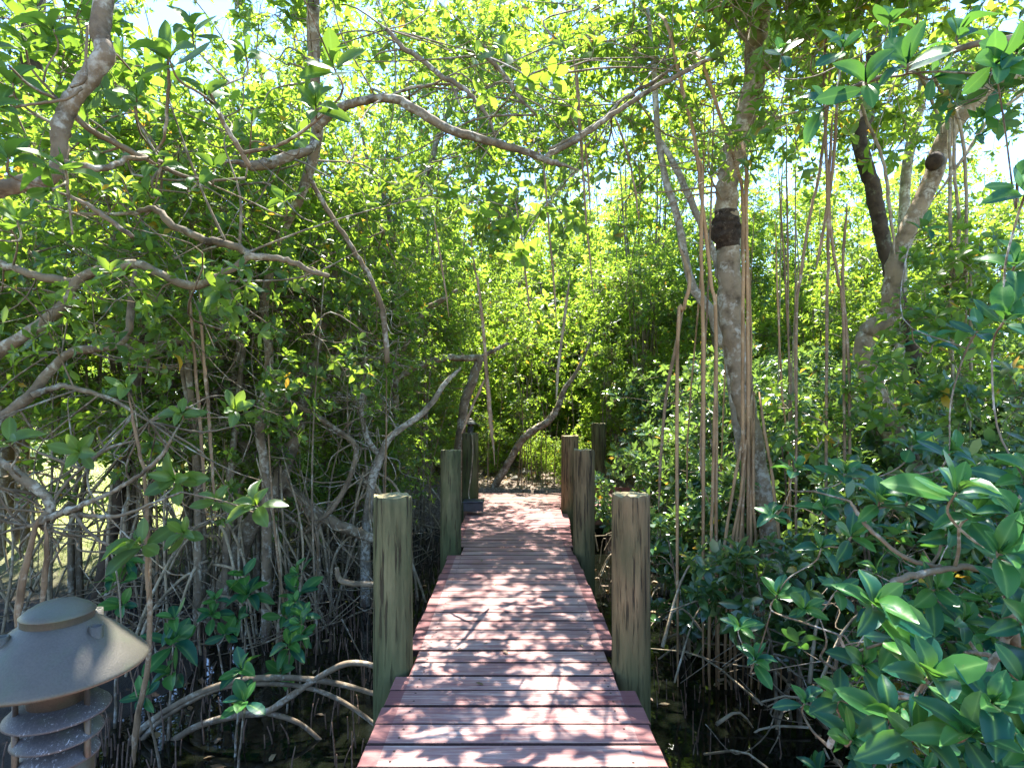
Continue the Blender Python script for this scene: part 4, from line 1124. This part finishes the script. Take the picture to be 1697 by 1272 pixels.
# --- seedlings in the mud on the left
for px, py, Y, lp, lab in [(410, 985, 4.3, 46, 'tall leafy seedling beside the dark leaning trunk'), (492, 980, 4.2, 44, 'seedling with narrow upright leaves near the left post'), (480, 1068, 3.7, 50, 'seedling with wide whorl standing in dark water'),
                           (287, 1062, 3.5, 56, 'large-leaved seedling right of the big lamp shade'), (400, 1108, 3.3, 46, 'small seedling above the arching roots'), (405, 1160, 3.1, 46, 'low seedling between the arching roots'), (195, 960, 3.6, 46, 'seedling behind the lamp'), (352, 1018, 4.0, 36, 'pale thin seedling in the mud'),
                           (240, 1150, 3.1, 40, 'seedling low beside the lamp plates'), (500, 1020, 4.0, 34, 'little two-tier seedling by the water')]:
    c = P(px, py, Y); g = float(ground_z(c[0], c[1]))
    t = Tree(lab, 'mangrove_seedling', 'seedling', (c[0], c[1], g), 'mangrove seedlings in the mud', leaf=M_LEAF_NEAR, bark=M_BARK_BROWN)
    x0, y0 = c[0] + rng.normal(0, .05), c[1] + rng.normal(0, .05)
    t.limb([[x0, y0, g - .05, .008], [x0 * .6 + c[0] * .4, y0 * .6 + c[1] * .4, g * .55 + c[2] * .45, .007], [c[0], c[1], c[2] - .03, .004]], 6)
    t.spot(px, py, Y, lp, (rng.normal(0, .2), -.5, .9), 8)
    if py < 1100:
        t.spot(px + rng.uniform(-25, 25), py + lp * .9, Y, lp * .85, (rng.normal(0, .4), -.6, .6), 6)
        t.spot(px + rng.uniform(-25, 25), py - lp * .7, Y, lp * .8, (rng.normal(0, .4), -.5, .8), 6)
    t.done()

# --- arching roots by the left post
for lab, sets in [('thick pair of smooth grey roots arching through the water left of the nearest post', [[(560, 1150, 30), (640, 1065, 30), (780, 970, 29), (950, 893, 28), (1150, 856, 27), (1400, 866, 25), (1640, 924, 22), (1760, 990, 20)], [(600, 1160, 22), (690, 1055, 22), (830, 962, 22), (1000, 893, 22), (1250, 884, 21), (1450, 932, 20), (1640, 1055, 19), (1700, 1150, 18)]]),
                  ('brown forked root rising to the foot of the nearest left post', [[(760, 1130, 30), (880, 1062, 30), (1050, 1018, 32), (1170, 1005, 32), (1250, 955, 30), (1330, 900, 28), (1440, 830, 27), (1530, 792, 26), (1640, 803, 24), (1720, 870, 22)], [(1170, 1008, 24), (1260, 1032, 22), (1330, 1064, 20), (1420, 1140, 18)]]),
                  ('level grey root running behind the nearest left post', [[(1480, 370, 18), (1490, 420, 24), (1540, 440, 26), (1640, 445, 24), (1800, 450, 22)]])]:
    Y = 3.45 if 'level' not in lab else 4.2
    o = thing('arching_root', lab, 'root', P(400, 1200, Y), 'bare arching roots')
    for q in sets:
        pp = catmull(c3(q, Y), 6)
        mb = MB(); tube(mb, pp[:, :3], pp[:, 3], 9, 0, .05); mb.build('root_arm', M_BARK_BROWN if 'brown' in lab else M_BARK, o)


# ---------------------------------------------------------------- grown trees: thicket and backdrop
def grown(variant_seed, h, r, n, L, lod, leaf, bark, low=.18, stems=2, m=7, th=1.0):
    """a tree at the origin; returns its trunk and crown meshes to be shared by copies"""
    t = Tree('x', masked=False, leaf=leaf, bark=bark)
    for k in range(stems):
        al = rng.uniform(0, 6.28); q = r * rng.uniform(.15, .5)
        t.limb([[.1 * math.cos(al), .1 * math.sin(al), -.25, .06 * th], [q * .3 * math.cos(al), q * .3 * math.sin(al), h * .28, .05 * th], [q * .8 * math.cos(al + .5), q * .8 * math.sin(al + .5), h * .58, .036 * th], [q * math.cos(al + .3), q * math.sin(al + .3), h * .88, .014 * th]], 7, .08)
    t.fill((0, 0, h * (.5 + low * .5)), (r, r, h * (.5 - low * .5)), n, L, lod, m, .3)
    tm = t.wood.mesh('trunk', [bark]); cm = t.crown.mesh('crown', [leaf, bark])
    bpy.data.objects.remove(t.o)
    return tm, cm


def plant(var, x, y_, rot, s, name, label, cat, group, props=0, hangs=0, z=None):
    g = float(ground_z(x, y_)) if z is None else z
    o = thing(name, label, cat, (x, y_, g), group)
    o.rotation_euler = (0, 0, rot); o.scale = (s, s, s)
    for nm, me in zip(('trunk', 'crown'), var):
        c = bpy.data.objects.new(nm, me); COL.objects.link(c); c.parent = o
    for q in range(9 * hangs):
        c = bpy.data.objects.new('aerial_root', HANGS[q % len(HANGS)]); COL.objects.link(c); c.parent = o
        c.location = (rng.uniform(-1.3, 1.3), rng.uniform(-1.5, 1.0), rng.uniform(0, 1.6)); c.rotation_euler = (rng.normal(0, .05), rng.normal(0, .05), rng.uniform(0, 6.28))
    for nm, me in (PROPS[:props] if props else []):
        c = bpy.data.objects.new(nm, me); COL.objects.link(c); c.parent = o
        c.rotation_euler = (0, 0, rng.uniform(0, 6.28))
    return o


PROPS = []
for k in range(16):
    mb = MB(); q = rng.uniform(.25, .95); h_ = rng.uniform(.35, 1.1)
    pts = catmull([[.02, 0, h_], [q * .35, rng.normal(0, .05), h_ * .92], [q * .8, rng.normal(0, .08), h_ * .45], [q, rng.normal(0, .08), -.25]], 5)
    tube(mb, pts, np.linspace(.014, .010, len(pts)), 6, 0, .08)
    PROPS.append(('prop_root', mb.mesh('prop_root', [M_ROOT_GREY])))

HANGS = []
for k in range(6):
    mb = MB(); l_ = rng.uniform(2.2, 4.5)
    pts = catmull([[0, 0, -.1], [rng.normal(0, .05), rng.normal(0, .05), l_ * .4], [rng.normal(0, .1), rng.normal(0, .1), l_ * .75], [rng.normal(0, .15), rng.normal(0, .15), l_]], 5)
    tube(mb, pts, np.linspace(.012, .009, len(pts)), 5, 0, .08)
    HANGS.append(mb.mesh('aerial_root', [M_ROOT if k % 2 else M_ROOT_GREY]))
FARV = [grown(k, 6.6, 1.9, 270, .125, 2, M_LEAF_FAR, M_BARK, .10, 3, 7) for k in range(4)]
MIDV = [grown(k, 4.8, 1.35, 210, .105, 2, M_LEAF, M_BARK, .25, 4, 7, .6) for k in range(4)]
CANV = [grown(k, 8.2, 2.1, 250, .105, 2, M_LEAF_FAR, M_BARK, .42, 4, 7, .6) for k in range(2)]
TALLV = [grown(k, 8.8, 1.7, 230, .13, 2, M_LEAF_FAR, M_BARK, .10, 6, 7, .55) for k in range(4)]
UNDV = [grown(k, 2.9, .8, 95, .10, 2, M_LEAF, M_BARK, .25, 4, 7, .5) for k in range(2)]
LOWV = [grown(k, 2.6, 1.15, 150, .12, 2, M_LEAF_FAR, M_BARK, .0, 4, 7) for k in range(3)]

# sunlit stand beyond the end of the walk
pos = []
for y_ in (19.0, 21.5, 25.0):
    for x in np.arange(-5.5, 14, 2.3):
        pos.append((x + rng.uniform(-.6, .6), y_ + rng.uniform(-.7, .7)))
for k, (x, y_) in enumerate(pos):
    s = rng.uniform(.8, 1.12) * (1.0 if x < 4.5 else .86) * (1 + max(0, y_ - 18) * .08)
    plant(FARV[k % 4], x, y_, rng.uniform(0, 6.28), s, 'mangrove_tree', 'sunlit yellow-green leafy tree in the stand beyond the boardwalk end', 'tree', 'sunlit trees beyond the boardwalk end')
for x, y_, s_, lab in [(-1.9, 10.9, 1.15, 'tall leafy mangrove closing the canopy above the far end, left of the planks'), (4.3, 12.4, 1.0, 'tall leafy mangrove closing the canopy well behind the side platform')]:
    plant(CANV[int(x > 0)], x, y_, rng.uniform(0, 6.28), s_, 'mangrove_tree', lab, 'tree', None)
# airy tall trees with thin upright stems, nearer
for k, (x, y_) in enumerate([(-3.6, 12.2), (-2.0, 12.8), (-1.4, 17.8), (.4, 18.2), (1.9, 17.4), (3.0, 12.8), (4.3, 11.8), (5.8, 11.2), (7.4, 10.8), (-2.9, 14.4), (3.4, 14.6), (5.4, 13.4), (7.2, 13.2), (9.4, 11.6), (-5.2, 13.6), (3.2, 16.8), (-3.0, 16.6)]):
    plant(TALLV[k % 4], x, y_, rng.uniform(0, 6.28), rng.uniform(.85, 1.1) * (.8 if x > 4 else 1), 'mangrove_tree', 'tall airy thin-stemmed mangrove glowing yellow-green past the walk end', 'tree', 'airy thin-stemmed mangroves past the walk end', hangs=1)
for k, (x, y_) in enumerate([(5.0, 9.4), (6.4, 9.8), (7.2, 7.6), (8.6, 9.0)]):
    plant(TALLV[k % 4], x, y_, rng.uniform(0, 6.28), rng.uniform(.62, .78), 'mangrove_tree', 'airy thin-stemmed mangrove rising among the right bank shrubs', 'tree', 'airy mangroves of the right bank')
for k in range(12):
    plant(LOWV[k % 3], -5.5 + k * 1.15 + rng.uniform(-.2, .2), 15.2 + rng.uniform(0, 1.6), rng.uniform(0, 6.28), rng.uniform(1.5, 2.1), 'leafy_bush', 'tall dense sunlit bush closing the view far behind the walk end', 'bush', 'tall bushes closing the view behind the walk end')
# low sunlit growth in front of it
for k, (x, y_) in enumerate([(-3.2, 11.4), (-1.9, 12.0), (-1.5, 11.0), (2.2, 11.2), (3.6, 10.9), (4.9, 10.2), (-.4, 14.2), (1.1, 13.9), (6.3, 12.2), (2.2, 14.8), (.1, 12.6), (.95, 12.9), (-1.0, 12.7)]):
    plant(LOWV[k % 3], x, y_, rng.uniform(0, 6.28), rng.uniform(.7, 1.1), 'leafy_bush', 'low sunlit yellow-green bush past the rubble at the walk end', 'bush', 'sunlit bushes past the walk end')
for k, (x, y_) in enumerate([(-1.0, 10.1), (-.4, 11.3), (.3, 11.9), (.95, 11.2), (1.05, 10.2), (.5, 10.7)]):
    plant(LOWV[k % 3], x, y_, rng.uniform(0, 6.28), rng.uniform(.22, .36), 'leafy_bush', 'tiny leafy plant sprouting in the litter just past the planks', 'bush', 'tiny plants just past the planks')
# far garden trees behind the lawn
for k in range(16):
    x = -34 + k * 2.0 + rng.uniform(-.6, .6); y_ = rng.uniform(22, 29)
    plant(FARV[(k + 1) % 4], x, y_, rng.uniform(0, 6.28), rng.uniform(.9, 1.4), 'garden_tree', 'leafy green tree standing behind the bright lawn', 'tree', 'trees behind the lawn')
for k in range(11):
    plant(LOWV[k % 3], -19 + k * 1.55 + rng.uniform(-.3, .3), 16.5 + rng.uniform(0, 2.5), rng.uniform(0, 6.28), rng.uniform(1.2, 1.7), 'garden_shrub', 'rounded bright green shrub along the far side of the lawn', 'shrub', 'shrubs along the far side of the lawn')
# thicket on the left bank
for k, (x, y_) in enumerate([(-4.9, 4.6), (-3.9, 5.9), (-2.4, 7.3), (-1.55, 9.3), (-5.6, 6.4), (-2.6, 4.9), (-1.9, 10.6), (-6.6, 4.9), (-3.1, 6.6), (-1.3, 11.6)]):
    plant(MIDV[k % 4], x, y_, rng.uniform(0, 6.28), rng.uniform(.85, 1.15), 'mangrove_tree', 'thin-stemmed mangrove tangled in the left bank thicket', 'tree', 'thin mangroves of the left thicket', props=14)
# right bank, behind the shrubs
for k, (x, y_) in enumerate([(5.2, 7.4), (6.8, 9.5), (4.0, 10.4), (7.6, 6.2), (2.6, 11.2)]):
    plant(MIDV[(k + 1) % 4], x, y_, rng.uniform(0, 6.28), rng.uniform(.85, 1.1), 'mangrove_tree', 'small mangrove behind the shrubs of the right bank', 'tree', 'small mangroves behind the right bank shrubs', props=6)

for k, (x, y_) in enumerate([(-2.2, 8.6), (-2.1, 7.3), (-3.0, 7.9), (-1.5, 10.0), (-3.9, 6.9), (-2.5, 5.7), (-3.4, 6.1), (-1.75, 6.7), (-4.2, 5.4)]):
    plant(UNDV[k % 2], x, y_, rng.uniform(0, 6.28), rng.uniform(.7, 1.0), 'leafy_bush', 'leafy green understorey bush between the stems left of the walk', 'bush', 'understorey bushes left of the walk')
for k in range(60):
    x, y_ = rng.uniform(-4.2, -1.0), rng.uniform(4.6, 8.8)
    g = max(float(ground_z(x, y_)), WATER); h_ = rng.uniform(1.2, 3.4)
    pts = catmull([[x, y_, g - .1], [x + rng.normal(0, .06), y_ + rng.normal(0, .05), g + h_ * .5], [x + rng.normal(0, .18), y_ + rng.normal(0, .12), g + h_]], 6)
    mb = MB(); tube(mb, pts, np.linspace(rng.uniform(.009, .016), .005, len(pts)), 6, 0, .08)
    o = mb.build('sapling_stem', [M_ROOT, M_ROOT_GREY, M_BARK][k % 3]); tag(o, 'slim upright stem among the left bank thicket', 'stem', 'slim stems of the left thicket')
# thin upright suckers standing in the litter past the planks
for k in range(26):
    x, y_ = (rng.uniform(-.5, .95), rng.uniform(9.75, 11.4)) if k < 16 else (rng.uniform(1.0, 2.6), rng.uniform(10.0, 12.0))
    g = float(ground_z(x, y_)); h_ = rng.uniform(.7, 2.6)
    pts = catmull([[x, y_, g - .05], [x + rng.normal(0, .04), y_ + rng.normal(0, .04), g + h_ * .5], [x + rng.normal(0, .10), y_ + rng.normal(0, .08), g + h_]], 6)
    mb = MB(); tube(mb, pts, np.linspace(.010, .005, len(pts)), 6, 0, .08)
    o = mb.build('sapling_stem', M_ROOT if k % 3 else M_BARK); tag(o, 'thin bare upright stem in the pale litter past the planks', 'stem', 'thin stems past the planks')
# ---------------------------------------------------------------- root spikes in the mud
spk = []
for k in range(7):
    mb = MB(); h_ = rng.uniform(.14, .34)
    pts = catmull([[0, 0, -.1], [rng.normal(0, .006), rng.normal(0, .006), h_ * .5], [rng.normal(0, .012), rng.normal(0, .012), h_]], 4)
    tube(mb, pts, np.linspace(.0065, .003, len(pts)), 5, 0, .1)
    spk.append(mb.mesh('root_spike', [M_MUDROOT]))
spots = []
while len(spots) < 290:
    x, y_ = rng.uniform(-2.7, -.85), 3.0 + 3.2 * rng.uniform(0, 1) ** 1.2
    if hills(x * 2, y_ * 2, 1.3) + rng.normal(0, .4) < -.25: continue
    spots.append((x, y_))
spots.sort(key=lambda p: p[1])
for k, (x, y_) in enumerate(spots):
    o = bpy.data.objects.new('root_spike', spk[k % 7]); COL.objects.link(o)
    o.location = (x, y_, max(float(ground_z(x, y_)), WATER - .08)); o.rotation_euler = (rng.normal(0, .08), rng.normal(0, .08), rng.uniform(0, 6.28))
    tag(o, 'thin brown root spike poking straight up from the dark mud', 'root', 'root spikes in the mud')
mb = MB()
for k in range(1100):
    x, y_ = (rng.uniform(-3.6, -.85), rng.uniform(4.6, 8.0)) if k < 700 else (rng.uniform(.95, 3.0), rng.uniform(3.2, 7.5))
    g = max(float(ground_z(x, y_)), WATER - .08); h_ = rng.uniform(.1, .3)
    a_ = np.array([[x, y_, g - .05]]); twigs(mb, a_, a_ + np.array([[rng.normal(0, .015), rng.normal(0, .015), h_ + .05]]), .0055, .0028)
tag(mb.build('root_spikes', M_MUDROOT), 'crowd of thin root spikes farther back in the mud', 'roots', kind='stuff')

# dead twigs and fallen branches tangled low on the left bank
mb = MB()
for k in range(520):
    x, y_ = rng.uniform(-4.2, -.9), rng.uniform(4.4, 8.5)
    g = float(ground_z(x, y_)); p0 = np.array([x, y_, max(g, WATER) + rng.uniform(-.05, .5)])
    d_ = unit(rng.normal(0, 1, 3) * np.array([1, .6, .7])) * rng.uniform(.3, 1.0)
    pts = catmull([p0, p0 + d_ * .5 + rng.normal(0, .05, 3), p0 + d_], 3)
    if not keep(pts).all(): continue
    tube(mb, pts, np.linspace(rng.uniform(.004, .010), .003, len(pts)), 4, 0, .05, False)
tag(mb.build('dead_twigs', M_BARK), 'tangle of dead grey twigs low on the left bank', 'twigs', kind='stuff')
mb = MB()
for k in range(420):
    x, y_ = rng.uniform(1.0, 5.0), rng.uniform(3.2, 8.0)
    g = float(ground_z(x, y_)); p0 = np.array([x, y_, max(g, WATER) + rng.uniform(-.05, .45)])
    d_ = unit(rng.normal(0, 1, 3) * np.array([1, .6, .8])) * rng.uniform(.3, .9)
    pts = catmull([p0, p0 + d_ * .5 + np.array([0, 0, .12]), p0 + d_], 3)
    if not keep(pts).all(): continue
    tube(mb, pts, np.linspace(rng.uniform(.006, .014), .004, len(pts)), 5, 0, .05, False)
tag(mb.build('tangled_roots', M_ROOT_GREY), 'tangle of dark roots along the right bank waterline', 'roots', kind='stuff')

# ---------------------------------------------------------------- stones, litter, grass
def rock(x, y_, r, label):
    g = float(ground_z(x, y_))
    import bmesh
    bm = bmesh.new(); bmesh.ops.create_icosphere(bm, subdivisions=3, radius=1)
    sc = r * rng.uniform(.75, 1.25, 3) * np.array([1.1, .9, .75]); ph = rng.uniform(0, 6.28, 6)
    pl_ = unit(rng.normal(0, 1, (9, 3))); cut = rng.uniform(.66, .95, 9)
    for v in bm.verts:
        p = np.array(v.co)
        for q, c_ in zip(pl_, cut):
            s = p.dot(q)
            if s > c_: p = p - q * (s - c_) * .85
        p = p * (1 + .05 * math.sin(5 * p[0] + ph[0]) + .05 * math.sin(6 * p[1] + ph[1] + 3 * p[2]))
        v.co = p * sc
    me = bpy.data.meshes.new('rock'); bm.to_mesh(me); bm.free(); me.materials.append(M_ROCK)
    for p in me.polygons: p.use_smooth = True
    o = bpy.data.objects.new('rock', me); COL.objects.link(o)
    o.location = (x, y_, g + sc[2] * .35); o.rotation_euler = (0, 0, rng.uniform(0, 6.28))
    tag(o, label, 'rock', 'grey rocks beyond the boardwalk end')


M_ROCK = bark_mat('grey rock', (.03, .027, .022), (.10, .092, .075), (.22, .21, .18), .4, 5, (1, 1, 1), .8)
for px, py, Y, r, lab in [(905, 752, 11.8, .2, 'large pale grey boulder beyond the end of the walk'), (935, 768, 11.2, .16, 'pale boulder close to the third right post'), (872, 765, 11.2, .14, 'grey boulder under the leaning brown trunk'), (855, 792, 10.6, .11, None), (938, 798, 10.3, .10, None), (962, 770, 11.2, .16, None)]:
    c = P(px, py, Y); rock(c[0], c[1], r, lab or 'small grey rock in the rubble heap past the boardwalk')
# low edging stones where the planks end
for k, x in enumerate(np.arange(-.62, .84, .24)):
    rock(x + rng.uniform(-.03, .03), DECK_END + .13, .135, 'flat tan edging stone along the end of the planks')

mb = MB(); n = 4200
xs = rng.uniform(-3.0, 6.0, n); ys = 9.5 + 5 * rng.uniform(0, 1, n) ** 1.4
o_ = np.stack([xs, ys, ground_z(xs, ys) + rng.uniform(.005, .03, n)], 1)
d_ = rng.normal(0, 1, (n, 3)) * np.array([1, 1, .2])
leaves(mb, o_, d_, np.array([0, 0, 1]) + rng.normal(0, .35, (n, 3)), rng.uniform(.06, .11, n), 1)
n = 1500; xs = rng.uniform(-4, -.9, n); ys = rng.uniform(4.5, 8.8, n); zz = ground_z(xs, ys); kk = zz > WATER
o_ = np.stack([xs, ys, zz + rng.uniform(.005, .03, n)], 1)[kk]
leaves(mb, o_, rng.normal(0, 1, (len(o_), 3)) * np.array([1, 1, .2]), np.array([0, 0, 1]) + rng.normal(0, .35, (len(o_), 3)), rng.uniform(.06, .1, len(o_)), 1)
n = 260; xs = rng.uniform(-3.2, 3.2, n); ys = rng.uniform(2.2, 7.5, n); kk = np.abs(xs) > .7
leaves(mb, np.stack([xs, ys, np.full(n, WATER + .004)], 1)[kk], (rng.normal(0, 1, (n, 3)) * np.array([1, 1, .03]))[kk], (np.array([0, 0, 1]) + rng.normal(0, .08, (n, 3)))[kk], rng.uniform(.05, .1, n)[kk], 1)
tag(mb.build('leaf_litter', M_LEAF_FALL), 'dry brown leaf litter strewn under the trees', 'leaf litter', kind='stuff')
mb = MB(); n = 26
xs = rng.uniform(-.55, .6, n); ys = rng.uniform(2.4, 9.2, n)
leaves(mb, np.stack([xs, ys, np.full(n, .006)], 1), rng.normal(0, 1, (n, 3)) * np.array([1, 1, .05]), np.array([0, 0, 1]) + rng.normal(0, .12, (n, 3)), rng.uniform(.03, .065, n), 1)
tag(mb.build('fallen_leaves', M_LEAF_FALL), 'few small dry leaves scattered on the red planks', 'leaves', kind='stuff')

m, nt, out = newmat('grass blade')
g_ = nt.nodes.new('ShaderNodeNewGeometry')
cc = ramp(nt, g_.outputs['Random Per Island'], [(0, (.24, .34, .07)), (.5, (.38, .44, .13)), (1, (.54, .52, .25))])
d1 = nt.nodes.new('ShaderNodeBsdfDiffuse'); d2 = nt.nodes.new('ShaderNodeBsdfTranslucent'); mx = nt.nodes.new('ShaderNodeMixShader'); mx.inputs[0].default_value = .35
nt.links.new(cc, d1.inputs[0]); nt.links.new(cc, d2.inputs[0]); nt.links.new(d1.outputs[0], mx.inputs[1]); nt.links.new(d2.outputs[0], mx.inputs[2]); nt.links.new(mx.outputs[0], out.inputs[0])
n = 60000
xs = -2.0 - 9 * rng.uniform(0, 1, n); ys = 5.6 + 12 * rng.uniform(0, 1, n) ** 1.6
kk = lawn_w(xs, ys) > rng.uniform(.2, .8, n); xs, ys = xs[kk], ys[kk]; n = len(xs)
b0 = np.stack([xs, ys, ground_z(xs, ys) - .01], 1); hh = rng.uniform(.04, .10, n)
dirx = unit(rng.normal(0, 1, (n, 3)) * np.array([1, 1, 0])); tip = b0 + np.array([0, 0, 1]) * hh[:, None] + rng.normal(0, .025, (n, 3)) * np.array([1, 1, .2])
V = np.stack([b0 - dirx * .005, b0 + dirx * .005, tip], 1)
mb = MB(); mb.add(V.reshape(-1, 3), [np.arange(n * 3).reshape(-1, 3)])
tag(mb.build('grass', m), 'bright sunlit lawn grass behind the left thicket', 'grass', kind='stuff')
